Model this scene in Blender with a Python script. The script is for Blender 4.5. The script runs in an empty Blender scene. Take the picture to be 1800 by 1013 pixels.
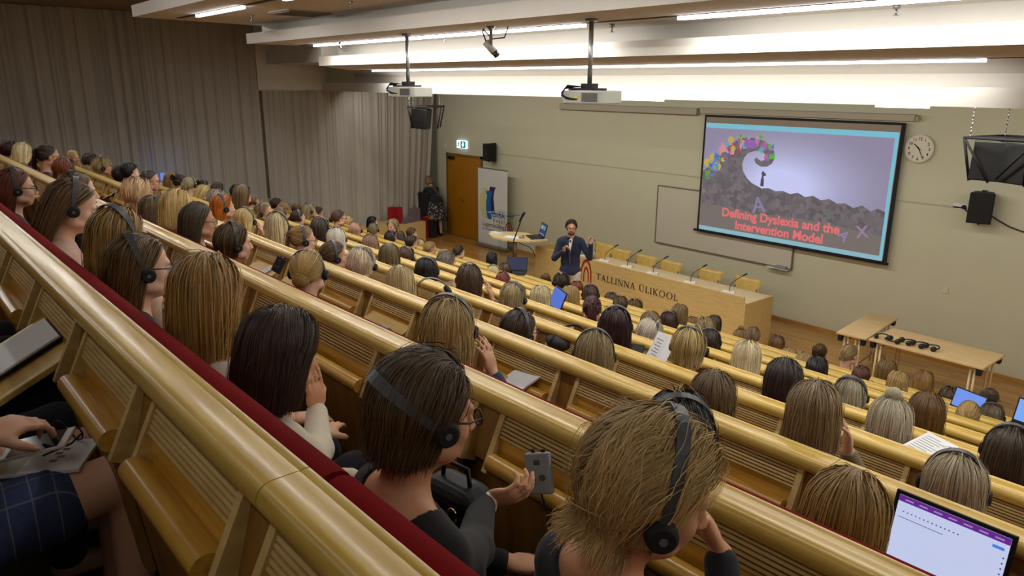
import bpy, math, random
import numpy as np
from mathutils import Matrix, Vector
random.seed(7); RNG = np.random.default_rng(7)
SC = bpy.context.scene
COL = SC.collection
PI = math.pi
R_ = math.radians

# ------------------------------------------------------------------ camera
CAM = np.array([0.0, -11.7, 3.99])
FPX = 1310.0
CX, CY = 900.0, 506.5

def _v(x, y):
    d = np.array([x - CX, y - CY, FPX]); return d / np.linalg.norm(d)
_vx = -_v(-238, 140)
_vz = -_v(870, 5288)
_vz = _vz - _vz.dot(_vx) * _vx; _vz /= np.linalg.norm(_vz)
_vy = np.cross(_vz, _vx)
RW = np.stack([_vx, _vy, _vz])          # world = RW @ (right, down, forward)

def ray(x, y):
    return RW @ np.array([x - CX, y - CY, FPX])
def on_y(x, y, Y):
    d = ray(x, y); return CAM + d * ((Y - CAM[1]) / d[1])
def on_z(x, y, Z):
    d = ray(x, y); return CAM + d * ((Z - CAM[2]) / d[2])
def on_x(x, y, X):
    d = ray(x, y); return CAM + d * ((X - CAM[0]) / d[0])

cd = bpy.data.cameras.new('camera'); cam = bpy.data.objects.new('camera', cd); COL.objects.link(cam)
cd.sensor_width = 36; cd.lens = 36 * FPX / 1800
cd.clip_start = 0.05; cd.clip_end = 100
M4 = Matrix.Identity(4)
for i in range(3):
    M4[i][0] = RW[i][0]; M4[i][1] = -RW[i][1]; M4[i][2] = -RW[i][2]; M4[i][3] = CAM[i]
cam.matrix_world = M4
SC.camera = cam

# ------------------------------------------------------------------ materials
def s2l(c):
    return tuple((v / 12.92 if v <= 0.04045 else ((v + 0.055) / 1.055) ** 2.4) for v in [x / 255 for x in c])

MATS = {}
def mat(name, rgb, rough=0.6, metal=0.0, spec=0.5, emit=None, es=0.0, lin=False, trans=0.0, coat=0.0, alpha=1.0, sheen=0.0):
    m = bpy.data.materials.new(name); m.use_nodes = True
    b = m.node_tree.nodes['Principled BSDF']
    c = rgb if lin else s2l(rgb)
    b.inputs['Base Color'].default_value = (*c, 1)
    b.inputs['Roughness'].default_value = rough
    b.inputs['Metallic'].default_value = metal
    b.inputs['Specular IOR Level'].default_value = spec
    if emit is not None:
        b.inputs['Emission Color'].default_value = (*(emit if lin else s2l(emit)), 1)
        b.inputs['Emission Strength'].default_value = es
    if trans: b.inputs['Transmission Weight'].default_value = trans
    if coat: b.inputs['Coat Weight'].default_value = coat; b.inputs['Coat Roughness'].default_value = .15
    if sheen: b.inputs['Sheen Weight'].default_value = sheen
    b.inputs['Alpha'].default_value = alpha
    MATS[name] = m
    return m
def nt(m):
    return m.node_tree, m.node_tree.nodes, m.node_tree.links, m.node_tree.nodes['Principled BSDF']

def wood(name, c1, c2, rough=.35, scale=(1.2, 14, 14), coat=.25, bump=.0):
    m = mat(name, c1, rough, coat=coat)
    t, N, L, b = nt(m)
    tc = N.new('ShaderNodeTexCoord'); mp = N.new('ShaderNodeMapping'); mp.inputs['Scale'].default_value = scale
    L.new(tc.outputs['Object'], mp.inputs['Vector'])
    n1 = N.new('ShaderNodeTexNoise'); n1.inputs['Scale'].default_value = 3.0; n1.inputs['Detail'].default_value = 6; n1.inputs['Distortion'].default_value = .6
    L.new(mp.outputs['Vector'], n1.inputs['Vector'])
    cr = N.new('ShaderNodeValToRGB')
    cr.color_ramp.elements[0].position = .32; cr.color_ramp.elements[0].color = (*s2l(c2), 1)
    cr.color_ramp.elements[1].position = .62; cr.color_ramp.elements[1].color = (*s2l(c1), 1)
    L.new(n1.outputs['Fac'], cr.inputs['Fac']); L.new(cr.outputs['Color'], b.inputs['Base Color'])
    return m

def noisy(name, c1, c2, rough=.8, scale=40, **k):
    m = mat(name, c1, rough, **k); t, N, L, b = nt(m)
    tc = N.new('ShaderNodeTexCoord'); n1 = N.new('ShaderNodeTexNoise'); n1.inputs['Scale'].default_value = scale; n1.inputs['Detail'].default_value = 4
    L.new(tc.outputs['Object'], n1.inputs['Vector'])
    mx = N.new('ShaderNodeMix'); mx.data_type = 'RGBA'
    mx.inputs['A'].default_value = (*s2l(c1), 1); mx.inputs['B'].default_value = (*s2l(c2), 1)
    L.new(n1.outputs['Fac'], mx.inputs['Factor']); L.new(mx.outputs['Result'], b.inputs['Base Color'])
    return m

def obj_colour_mat(name, prop, rough=.7, weave=0.0, wscale=300, sss=0.0, sheen=0.0, spec=.4):
    """a material whose colour is the wearer's own (custom property on the object)"""
    m = mat(name, (128, 128, 128), rough, spec=spec, sheen=sheen); t, N, L, b = nt(m)
    at = N.new('ShaderNodeAttribute'); at.attribute_type = 'OBJECT'; at.attribute_name = prop
    tc = N.new('ShaderNodeTexCoord'); n1 = N.new('ShaderNodeTexNoise'); n1.inputs['Scale'].default_value = wscale; n1.inputs['Detail'].default_value = 3
    L.new(tc.outputs['Object'], n1.inputs['Vector'])
    mr = N.new('ShaderNodeMapRange'); mr.inputs['To Min'].default_value = 1 - weave; mr.inputs['To Max'].default_value = 1 + weave
    L.new(n1.outputs['Fac'], mr.inputs['Value'])
    mx = N.new('ShaderNodeMix'); mx.data_type = 'RGBA'; mx.blend_type = 'MULTIPLY'; mx.inputs['Factor'].default_value = 1
    L.new(at.outputs['Color'], mx.inputs['A']); L.new(mr.outputs['Result'], mx.inputs['B'])
    L.new(mx.outputs['Result'], b.inputs['Base Color'])
    if sss:
        b.inputs['Subsurface Weight'].default_value = sss; b.inputs['Subsurface Radius'].default_value = (.012, .005, .003); b.inputs['Subsurface Scale'].default_value = 1
    return m

WOOD = wood('birch_lacquer', (208, 178, 90), (188, 152, 64), .32, coat=.25)
WOODT = wood('birch_tablet', (214, 180, 100), (198, 160, 80), .38, coat=.2)
WOODO = wood('birch_roll', (208, 164, 66), (182, 132, 44), .3, coat=.4)
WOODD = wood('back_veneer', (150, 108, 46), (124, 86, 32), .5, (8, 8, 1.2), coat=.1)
WOODE = wood('plywood_edge', (212, 184, 122), (190, 156, 92), .55, (1.5, 8, 8), coat=.05)
DESKW = wood('desk_beech', (204, 176, 116), (190, 160, 100), .4, (1.2, 5, 14), coat=.15)
DOORW = wood('door_wood', (176, 120, 14), (158, 102, 8), .4, (14, 14, 1.0), coat=.2)
TABW = wood('table_laminate', (214, 184, 134), (202, 170, 120), .45, (1.5, 12, 12), coat=.1)
CHAIRW = wood('chair_ply', (230, 198, 112), (216, 180, 92), .35, (8, 8, 1.5), coat=.3)
WALLM = noisy('painted_wall', (207, 205, 178), (201, 199, 172), .85, 3)
CEIL = noisy('ceiling_white', (224, 221, 214), (218, 214, 206), .9, 4)
CEILB = noisy('ceiling_upper', (150, 128, 104), (142, 120, 98), .9, 4)
RED = noisy('red_upholstery', (122, 20, 22), (100, 13, 15), .95, 400, spec=.1)
BLACK = mat('black_plastic', (16, 16, 17), .45)
BLACKM = mat('black_matt', (22, 22, 23), .8)
GREYP = mat('grey_plastic', (140, 146, 150), .5)
WHITEP = mat('white_plastic', (222, 222, 216), .5)
METAL = mat('brushed_metal', (170, 172, 170), .35, metal=.9)
DARKM = mat('dark_metal', (46, 47, 48), .45, metal=.6)
TUBE = mat('fluorescent_tube', (255, 255, 255), .5, emit=(255, 250, 252), es=9.0)
TUBEF = mat('tube_dim', (255, 255, 255), .5, emit=(255, 250, 252), es=9.0)
SLOT = mat('slot_dark', (70, 62, 52), .7)
PAPER = mat('paper', (226, 228, 232), .8)
GLASS = mat('clear_acrylic', (235, 240, 240), .05, trans=1.0); nt(GLASS)[3].inputs['IOR'].default_value = 1.1
INK = mat('black_ink', (38, 34, 30), .7)
REDP = mat('red_emblem', (150, 34, 26), .6)

def floor_mat():
    m = mat('parquet', (176, 132, 66), .32, coat=.25); t, N, L, b = nt(m)
    tc = N.new('ShaderNodeTexCoord'); mp = N.new('ShaderNodeMapping')
    L.new(tc.outputs['Object'], mp.inputs['Vector'])
    br = N.new('ShaderNodeTexBrick'); br.offset = .37; br.inputs['Scale'].default_value = 1
    br.inputs['Brick Width'].default_value = .9; br.inputs['Row Height'].default_value = .075; br.inputs['Mortar Size'].default_value = .0012
    br.inputs['Color1'].default_value = (*s2l((188, 142, 74)), 1); br.inputs['Color2'].default_value = (*s2l((160, 112, 52)), 1); br.inputs['Mortar'].default_value = (*s2l((96, 62, 28)), 1)
    L.new(mp.outputs['Vector'], br.inputs['Vector'])
    n1 = N.new('ShaderNodeTexNoise'); n1.inputs['Scale'].default_value = 5; n1.inputs['Detail'].default_value = 5
    mp2 = N.new('ShaderNodeMapping'); mp2.inputs['Scale'].default_value = (.6, 8, 1); L.new(tc.outputs['Object'], mp2.inputs['Vector']); L.new(mp2.outputs['Vector'], n1.inputs['Vector'])
    mr = N.new('ShaderNodeMapRange'); mr.inputs['To Min'].default_value = .78; mr.inputs['To Max'].default_value = 1.2; L.new(n1.outputs['Fac'], mr.inputs['Value'])
    mx = N.new('ShaderNodeMix'); mx.data_type = 'RGBA'; mx.blend_type = 'MULTIPLY'; mx.inputs['Factor'].default_value = 1
    L.new(br.outputs['Color'], mx.inputs['A']); L.new(mr.outputs['Result'], mx.inputs['B']); L.new(mx.outputs['Result'], b.inputs['Base Color'])
    return m
PARQ = floor_mat()
TIERM = noisy('tier_carpet', (62, 48, 38), (50, 38, 30), .95, 60)

def curtain_mat():
    m = bpy.data.materials.new('sheer_curtain'); m.use_nodes = True
    N = m.node_tree.nodes; L = m.node_tree.links
    b = N['Principled BSDF']; out = N['Material Output']
    b.inputs['Base Color'].default_value = (*s2l((208, 201, 190)), 1); b.inputs['Roughness'].default_value = .95; b.inputs['Specular IOR Level'].default_value = .1
    tr = N.new('ShaderNodeBsdfTranslucent'); tr.inputs['Color'].default_value = (*s2l((196, 188, 174)), 1)
    ms = N.new('ShaderNodeMixShader'); ms.inputs[0].default_value = .3
    L.new(b.outputs[0], ms.inputs[1]); L.new(tr.outputs[0], ms.inputs[2]); L.new(ms.outputs[0], out.inputs['Surface'])
    return m
CURT = curtain_mat()

# ------------------------------------------------------------------ object helpers
def tag(o, label=None, cat=None, group=None, kind=None):
    if label: o['label'] = label
    if cat: o['category'] = cat
    if group: o['group'] = group
    if kind: o['kind'] = kind
    return o
def empty(name, loc=(0, 0, 0), rz=0.0, label=None, cat=None, group=None):
    o = bpy.data.objects.new(name, None); o.empty_display_size = .1; COL.objects.link(o)
    o.location = loc; o.rotation_euler = (0, 0, rz)
    return tag(o, label, cat, group)
def link_mesh(name, me, parent=None, mats=None):
    o = bpy.data.objects.new(name, me); COL.objects.link(o)
    if parent is not None: o.parent = parent
    if mats is not None:
        for m in (mats if isinstance(mats, (list, tuple)) else [mats]): me.materials.append(m)
    return o
def struct(o):
    o['kind'] = 'structure'; return o
def dup(o, parent=None):
    c = o.copy(); COL.objects.link(c)
    if parent is not None: c.parent = parent
    for ch in list(o.children): dup(ch, c)
    return c

class MB:
    """collects shapes into one mesh"""
    def __init__(s): s.v = []; s.f = []; s.mi = []; s.sm = []
    def add(s, vs, fs, mi=0, smooth=False):
        b = len(s.v); s.v += [tuple(float(q) for q in p) for p in vs]
        for f in fs: s.f.append(tuple(b + i for i in f)); s.mi.append(mi); s.sm.append(smooth)
        return s
    def box(s, c, size, mi=0, rot=None):
        x, y, z = [q / 2 for q in size]
        vs = [Vector((a * x, b * y, d * z)) for a in (-1, 1) for b in (-1, 1) for d in (-1, 1)]
        if rot is not None:
            vs = [rot @ q for q in vs]
        vs = [q + Vector(c) for q in vs]
        return s.add(vs, [(0, 1, 3, 2), (4, 6, 7, 5), (0, 4, 5, 1), (2, 3, 7, 6), (0, 2, 6, 4), (1, 5, 7, 3)], mi)
    def b2(s, lo, hi, mi=0):
        return s.box([(a + b) / 2 for a, b in zip(lo, hi)], [abs(b - a) for a, b in zip(lo, hi)], mi)
    def prism(s, prof, x0, x1, mi=0, smooth=False, axis='x'):
        """profile of (a,b) pairs extruded along an axis: x -> (y,z), y -> (x,z), z -> (x,y)"""
        n = len(prof)
        def P(t, a, b): return {'x': (t, a, b), 'y': (a, t, b), 'z': (a, b, t)}[axis]
        vs = [P(x0, a, b) for a, b in prof] + [P(x1, a, b) for a, b in prof]
        fs = [(i, (i + 1) % n, n + (i + 1) % n, n + i) for i in range(n)]
        b0 = len(s.v)
        s.add(vs, fs, mi, smooth)
        s.f.append(tuple(b0 + i for i in reversed(range(n)))); s.mi.append(mi); s.sm.append(False)
        s.f.append(tuple(b0 + n + i for i in range(n))); s.mi.append(mi); s.sm.append(False)
        return s
    def tube(s, pts, r, mi=0, n=8, cap=True):
        pts = [Vector(p) for p in pts]; rs = r if isinstance(r, (list, tuple)) else [r] * len(pts)
        vs = []; up = None
        for i, p in enumerate(pts):
            t = (pts[min(i + 1, len(pts) - 1)] - pts[max(i - 1, 0)]).normalized()
            if up is None:
                up = Vector((0, 0, 1)) if abs(t.z) < .9 else Vector((1, 0, 0))
            a = t.cross(up).normalized(); bb = a.cross(t).normalized(); up = bb
            for k in range(n):
                q = 2 * PI * k / n
                vs.append(p + (a * math.cos(q) + bb * math.sin(q)) * rs[i])
        fs = []
        for i in range(len(pts) - 1):
            for k in range(n):
                fs.append((i * n + k, i * n + (k + 1) % n, (i + 1) * n + (k + 1) % n, (i + 1) * n + k))
        b0 = len(s.v); s.add(vs, fs, mi, True)
        if cap:
            s.f.append(tuple(b0 + k for k in reversed(range(n)))); s.mi.append(mi); s.sm.append(False)
            e = b0 + (len(pts) - 1) * n
            s.f.append(tuple(e + k for k in range(n))); s.mi.append(mi); s.sm.append(False)
        return s
    def ellip(s, c, r, mi=0, nu=16, nv=10, rot=None):
        vs = []
        for j in range(nv + 1):
            th = PI * j / nv
            for i in range(nu):
                ph = 2 * PI * i / nu
                q = Vector((r[0] * math.sin(th) * math.cos(ph), r[1] * math.sin(th) * math.sin(ph), r[2] * math.cos(th)))
                if rot is not None: q = rot @ q
                vs.append(q + Vector(c))
        fs = []
        for j in range(nv):
            for i in range(nu):
                fs.append((j * nu + i, (j + 1) * nu + i, (j + 1) * nu + (i + 1) % nu, j * nu + (i + 1) % nu))
        return s.add(vs, fs, mi, True)
    def poly(s, pts, d, mi=0):
        """flat outline (list of 3-D points) given a thickness vector d"""
        n = len(pts); d = Vector(d)
        vs = [Vector(p) for p in pts] + [Vector(p) + d for p in pts]
        fs = [tuple(range(n)), tuple(reversed(range(n, 2 * n)))] + [(i, n + i, n + (i + 1) % n, (i + 1) % n) for i in range(n)]
        return s.add(vs, fs, mi)
    def build(s, name, mats, parent=None, bevel=0, seg=2):
        me = bpy.data.meshes.new(name); me.from_pydata(s.v, [], s.f)
        me.polygons.foreach_set('material_index', s.mi); me.polygons.foreach_set('use_smooth', s.sm)
        me.validate(); me.update()
        o = link_mesh(name, me, parent, mats)
        import bmesh
        bm = bmesh.new(); bm.from_mesh(me); bmesh.ops.recalc_face_normals(bm, faces=bm.faces); bm.to_mesh(me); bm.free()
        if bevel:
            md = o.modifiers.new('edge', 'BEVEL'); md.width = bevel; md.segments = seg; md.limit_method = 'ANGLE'; md.angle_limit = R_(40)
        return o

def text_mesh(name, body, size, m, parent, loc, rot, extr=.002, bold=0.0, align='LEFT', spacing=1.0, shear=0.0):
    cu = bpy.data.curves.new(name, 'FONT'); cu.body = body; cu.size = size; cu.extrude = extr; cu.offset = bold; cu.align_x = align; cu.space_character = spacing; cu.shear = shear
    cu.resolution_u = 3
    t = bpy.data.objects.new(name + '_c', cu); COL.objects.link(t)
    me = bpy.data.meshes.new_from_object(t.evaluated_get(bpy.context.evaluated_depsgraph_get()))
    bpy.data.objects.remove(t); bpy.data.curves.remove(cu)
    me.name = name; me.materials.clear()
    o = link_mesh(name, me, parent, m); o.location = loc; o.rotation_euler = rot
    return o
# ------------------------------------------------------------------ room shell
XL, XR, YB = -17.4, 5.5, -15.2
ROW_Y = lambda k: -11.3 + .9 * (k - 1)                     # far edge of the bench cap of row k
ROW_Z = lambda k: 3.99 - .565 - .297 * (k - 1)             # its top
CAP_H = 1.045
FLOOR = lambda k: ROW_Z(k) - CAP_H
SKEW = {0: .017, 1: .017, 2: .022, 3: .010, 4: .005, 5: .003}
def row_y(k, x): return ROW_Y(k) + SKEW.get(k, 0) * (x + 2.5)

struct(MB().b2((XL - .2, -5.0, -.1), (XR, .2, 0)).build('floor', PARQ))
# stepped floor under the benches
prof = [(-3.95, -.12), (-3.95, .004)]
for k in range(9, -3, -1):
    y = ROW_Y(k) - .06
    prof += [(y, FLOOR(k) if k < 9 else .004), (y, FLOOR(k - 1))]
prof += [(YB, FLOOR(-3)), (YB, -.12)]
struct(MB().prism(prof, XL - .2, XR).build('floor_tiers', TIERM))
struct(MB().b2((XL - .3, 0, -.1), (XR, .2, 6)).build('wall_front', WALLM))
struct(MB().b2((XL - .3, YB, -.1), (XL - .1, 0, 6)).build('wall_left', WALLM))
struct(MB().b2((XR, YB, -.1), (XR + .2, .2, 6)).build('wall_right', WALLM))
struct(MB().b2((XL - .3, YB - .2, -.1), (XR + .2, YB, 6.6)).build('wall_back', WALLM))
struct(MB().b2((XL - .3, YB - .2, 5.35), (XR + .2, .2, 5.5)).build('ceiling', CEILB))
b = MB(); b.b2((-16.6 + 1.6, -.018, 0), (XR, -.001, .05)); b.b2((XL, -.018, 0), (-16.7, -.001, .05))
struct(b.build('baseboard_front', wood('skirting', (190, 146, 80), (170, 126, 62), .4)))
# shallow trunking line across the front wall
struct(MB().b2((-14.5, -.012, 2.315), (-3.9, -.001, 2.335)).build('trim_1', mat('trunking', (190, 182, 156), .7)))

# ------------------------------------------------------------------ stepped ceiling rafts with light slots
def raft(n, prof, xl0, xl1, y0, y1):
    """a white raft: side profile (y,z) extruded from a slanted left end to the right wall"""
    mb = MB(); m = len(prof)
    def xl(y): return xl0 + (xl1 - xl0) * (y - y0) / max(1e-6, (y1 - y0))
    vs = [(xl(y), y, z) for y, z in prof] + [(XR, y, z) for y, z in prof]
    fs = [(i, (i + 1) % m, m + (i + 1) % m, m + i) for i in range(m)] + [tuple(reversed(range(m))), tuple(range(m, 2 * m))]
    mb.add(vs, fs)
    return struct(mb.build('ceiling_raft_%d' % n, CEIL))
ZC = 3.99; YC = -11.7
def slab(n, dy0, z, h, dy1, xl0, xl1, cove=None, top=None):
    y0, y1 = YC + dy0, YC + dy1
    p = [(y0, ZC + z), (y0, ZC + z + h)]
    p += [(y1 + .08, ZC + z + h), (y1 + .08, ZC + (top if top is not None else z)), (y1, ZC + (top if top is not None else z))]
    p += [(y1, ZC + z)] if cove is None else [(y1, ZC + cove[1]), (YC + cove[0], ZC + z)]
    raft(n, p, xl0, xl1, y0, y1)
slab(1, 8.3, -.195, .19, 8.9, -17.2, -17.2)
slab(2, 5.6, .258, .14, 8.62, -11.5, -15.9, cove=(8.2, .13), top=-.02)
slab(3, 4.5, .555, .145, 5.95, -11.6, -11.5, top=.36)
slab(4, 2.87, .825, .145, 4.75, -11.3, -11.6, top=.66)
slab(5, .9, 1.14, .145, 3.1, -11.3, -11.3, top=.93)
slab(6, -1.2, 1.36, .145, 1.1, -11.3, -11.3, top=1.25)

def lamp_run(n, dy, z, spans, xs):
    """a slot in the raft underside with fluorescent tubes in it: each fitting is a lamp of its own"""
    struct(MB().b2((xs[0], YC + dy - .035, ZC + z - .006), (xs[1], YC + dy + .035, ZC + z + .004)).build('trim_%d' % n, SLOT))
RUNS = []
def tubes(dy, z, spans, where, w=.045, m=None):
    for i, (a, bb) in enumerate(spans):
        o = MB().b2((a, YC + dy - w / 2, ZC + z - .035), (bb, YC + dy + w / 2, ZC + z - .006)).build('tube_light', m or TUBE)
        tag(o, None, 'ceiling light', 'slot lights in the ceiling'); RUNS.append((o, where))
lamp_run(2, 8.0, .258, None, (-14.5, XR)); lamp_run(3, 5.28, .555, None, (-11.4, XR)); lamp_run(4, 3.37, .825, None, (-11.0, XR)); lamp_run(5, 1.6, 1.14, None, (-11, XR))
tubes(8.0, .258, [(-14.0, -8.0), (-7.95, -2.72), (1.2, 5.2)], 'lowest')
tubes(5.28, .555, [(-10.95, -5.25), (-4.15, -.85), (.6, 5.0)], 'middle')
tubes(3.37, .825, [(-10.25, -8.7), (-7.6, -3.2), (-2.2, 1.8)], 'upper')
tubes(1.6, 1.14, [(-10, -6.5), (-5.4, -1.0), (1, 4.5)], 'topmost')
LAMPW = {'lowest': ['long white light tube in the lowest ceiling slot, left run', 'long white light tube in the lowest ceiling slot ending above the screen', 'light tube in the lowest ceiling slot beyond the right edge'],
         'middle': ['white light tube above the ceiling camera in the middle slot', 'white light tube right of the projector pole, upper right slot', 'light tube in the middle slot beyond the right edge'],
         'upper': ['short white light tube at the upper left raft by the curtain', 'white light tube at the top edge near the air vent', 'light tube in the upper slot above the right benches'],
         'topmost': ['light tube in the rear slot over the left benches', 'light tube in the rear slot over the camera', 'light tube in the rear slot over the right aisle']}
cnt = {}
for o, w in RUNS:
    o['label'] = LAMPW[w][cnt.get(w, 0)]; cnt[w] = cnt.get(w, 0) + 1

# bulkhead above the second curtain, on the left wall
b = MB(); b.b2((-17.3, -4.95, 3.83), (-16.95, -3.3, 5.35)); struct(b.build('trim_6', CEIL))
b = MB(); b.b2((-17.1, -4.72, 4.38), (-14.2, -3.3, 5.35)); struct(b.build('trim_7', CEIL))
# air vent in the raft underside
vr = on_z(530, 21, ZC + .825)
v = empty('air_vent', (vr[0], vr[1], ZC + .825), 0, 'square grey air vent with nested frames in upper left ceiling raft', 'air vent')
MB().b2((-.3, -.3, -.012), (.3, .3, .0)).build('frame', mat('vent_grey', (186, 178, 164), .7), v)
b = MB()
for q in (.26, .2, .14, .08):
    for sx in (-1, 1):
        b.b2((sx * q - .012, -q, -.03), (sx * q + .012, q, -.012)); b.b2((-q, sx * q - .012, -.03), (q, sx * q + .012, -.012))
b.build('louvre', mat('vent_louvre', (120, 112, 100), .7), v)
# sprinkler heads
for i, (px, py, z, lb) in enumerate([(442, 26, .825, 'small sprinkler head by the upper left tube light'), (616, 2, .825, 'small sprinkler head at the top edge beside the vent'),
                                     (598, 74, .555, 'small sprinkler head left of the left projector pole'), (782, 62, .555, 'small sprinkler head left of the ceiling camera'),
                                     (1076, 42, .555, 'small sprinkler head right of the right projector pole'), (1577, 8, .555, 'small sprinkler head at the top edge above the screen')]):
    p = on_z(px, py, ZC + z)
    b = MB(); b.tube([(0, 0, 0), (0, 0, -.03)], .025); b.tube([(0, 0, -.03), (0, 0, -.07)], .008); b.tube([(0, 0, -.07), (0, 0, -.075)], .022)
    o = b.build('sprinkler', METAL); o.location = (p[0], p[1], ZC + z); tag(o, lb, 'sprinkler', 'ceiling sprinklers')

# ------------------------------------------------------------------ curtains and the side window
def curtain(name, y0, y1, z0, z1, x, per, label, seed, lift=None, pull=None):
    rg = np.random.default_rng(seed)
    n = int((y1 - y0) / .012); t = np.linspace(0, 1, n); y = y0 + (y1 - y0) * t
    ph = np.cumsum(np.interp(t, np.linspace(0, 1, 60), rg.uniform(.4, 1.5, 60))) * (y1 - y0) / n / per * 2 * PI
    amp = np.interp(t, np.linspace(0, 1, 90), rg.uniform(.15, 1.0, 90)) * .055
    zs = np.linspace(0, 1, 14); V = []; 
    for j, q in enumerate(zs):
        z = z1 + (np.where(lift(y), lift_z, z0) - z1) * q if lift is not None else np.full(n, z1 + (z0 - z1) * q)
        sway = .5 + .5 * q
        yy = y.copy()
        if pull is not None: yy = y - pull * q * (t ** 3)
        xx = x + amp * (np.sin(ph) + .4 * np.sin(2.3 * ph + q * .6) + .25 * np.sin(3.7 * ph)) * (.55 + .45 * sway) + .02 * np.sin(ph * .23 + q * 2)
        V += list(zip(xx, yy, z))
    F = [(j * n + i, j * n + i + 1, (j + 1) * n + i + 1, (j + 1) * n + i) for j in range(13) for i in range(n - 1)]
    mb = MB(); mb.add(V, F, 0, True); me = bpy.data.meshes.new(name); me.from_pydata(mb.v, [], mb.f)
    me.polygons.foreach_set('use_smooth', [True] * len(F)); me.update()
    o = link_mesh(name, me, None, CURT); tag(o, label, 'curtain', 'curtains on the window side')
    return o
lift_z = 2.12
wy0, wy1 = on_x(266, 305, -17.1)[1], on_x(299, 305, -17.1)[1]
curtain('curtain', -13.6, -4.93, .3, 5.34, -16.98, .24, 'tall greyish beige pleated curtain reaching up to the ceiling', 3, lift=lambda y: (y > wy0) & (y < wy1))
curtain('curtain', -4.86, -.16, .25, 3.82, -17.02, .21, 'lower beige pleated curtain hanging below the white bulkhead near the door', 5, pull=.35)
struct(MB().b2((-17.06, -4.93, 3.80), (-16.98, -.3, 3.84)).build('trim_8', mat('curtain_rail', (190, 186, 176), .5)))
SKYB = mat('dusk_pane', (60, 80, 140), .2, emit=(112, 150, 236), es=.75)
b = MB(); b.b2((-17.29, wy0 - .15, 1.35), (-17.27, wy1 + .25, 2.5)); w = b.build('window_1', SKYB); struct(w)
b = MB(); b.b2((-17.29, (wy0 + wy1) / 2 - .02, 1.3), (-17.24, (wy0 + wy1) / 2 + .02, 2.5)); b.b2((-17.29, wy0 - .2, 2.09), (-17.22, wy1 + .3, 2.14)); b.build('window_frame', WHITEP, w)
# dark mullion column and sill seen between and behind the curtains
struct(MB().b2((-17.29, -4.99, 0), (-17.2, -4.84, 3.8)).build('trim_9', mat('mullion_dark', (58, 58, 56), .6)))
struct(MB().b2((-17.29, -.30, 0), (-17.16, -.03, 5.0)).build('trim_10', mat('mullion_grey', (120, 122, 116), .6)))
struct(MB().b2((-17.29, -4.9, 0), (-17.12, -.3, 1.35)).build('trim_11', WALLM))

# ------------------------------------------------------------------ door
d = empty('door_1', (-15.9, 0, 0)); d['kind'] = 'structure'
MB().b2((-.72, -.03, .01), (.72, .0, 2.14)).build('door_leaf', DOORW, d, bevel=.004)
b = MB(); b.b2((-.78, -.045, 0), (-.72, .0, 2.2)); b.b2((.72, -.045, 0), (.78, .0, 2.2)); b.b2((-.78, -.045, 2.14), (.78, .0, 2.2)); b.build('door_frame', wood('door_frame_wood', (136, 96, 40), (120, 82, 30), .5), d)
b = MB(); b.b2((.0, -.05, 1.0), (.02, -.03, 1.04)); b.tube([(.01, -.03, 1.02), (.01, -.085, 1.02), (-.13, -.085, 1.02)], .011); b.tube([(.02, -.03, .92), (.02, -.045, .92)], .018); b.build('handle', METAL, d)
MB().b2((-.66, -.09, 2.05), (-.4, -.03, 2.12)).build('door_closer', DARKM, d)
# ------------------------------------------------------------------ benches
PITCH = .57; SEG = 6
J0 = -.98 + 0.0
def bench_meshes():
    L = PITCH * SEG
    # cap: rounded near edge, small groove near the far edge
    p = [(0, -.046), (0, -.006), (-.004, 0), (-.016, 0), (-.019, -.0018), (-.022, -.0002)]
    for q in range(0, 7):
        a = R_(90 + q * 15); p.append((-.064 + .026 * math.cos(a), -.027 + .026 * math.sin(a)))
    p += [(-.090, -.036), (-.084, -.046), (-.03, -.05)]
    cap = MB().prism([(y, z) for y, z in p], .0012, L - .0012, 0, True).build('cap_rail', WOOD)
    cu = []
    for q in range(0, 9):
        a = R_(q * 22.5); cu.append((.038 + .036 * math.cos(a), -.061 + .034 * math.sin(a)))
    cu = [(.075, -.5)] + cu + [(.002, -.5)]
    cush = MB().prism(cu, .008, L - .008, 0, True).build('back_cushion', RED)
    return cap, cush
CAPO, CUSHO = bench_meshes()
def smooth_angle(o, deg=35):
    me = o.data
    me.polygons.foreach_set('use_smooth', [True] * len(me.polygons))
    me.set_sharp_from_angle(angle=R_(deg))
for o in (CAPO, CUSHO): smooth_angle(o)
def SP(t, out=0.0):
    """a point on the slanting front of the writing unit: t down the slope, out towards the row behind"""
    return (-.070 - .078 * t - out * .9, -.046 - .165 * t + out * .43)
def unit_frame():
    b = MB(); w = .215
    for s in (-1, 1):       # slanting stiles with pale plywood edges
        x0, x1 = sorted((s * w, s * (w + .02)))
        b.prism([SP(0, .004), SP(1, .004), SP(1, -.06), SP(0, -.03)], x0, x1, 0)
    for i in range(6):      # ridged strip under the cap
        t = .05 + i * .062
        b.prism([SP(t, -.012), SP(t + .006, -.002), SP(t + .045, -.002), SP(t + .056, -.012), SP(t + .056, -.02), SP(t, -.02)], -w, w, 0)
    b.prism([SP(.42, -.012), SP(1, -.045), SP(1, -.055), SP(.42, -.02)], -w, w, 1)
    return b.build('writing_frame', [WOODE, WOODO])
FRO = unit_frame()
def tablet_stowed():
    b = MB(); w = .207
    cy, cz = SP(.80, .004); p = [SP(.74, -.04)]
    for q in range(0, 10):
        a = R_(62 + q * 22); p.append((cy + .028 * math.cos(a), cz + .026 * math.sin(a)))
    p += [SP(.95, -.035)]
    b.prism(p, -w, w, 0, True)
    b.prism([(cy - .008, cz - .026), (cy + .010, cz - .026), (-.085, -.52), (-.103, -.52)], -w, w, 1)
    o = b.build('writing_tablet', [WOODO, WOODD]); smooth_angle(o); return o
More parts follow.
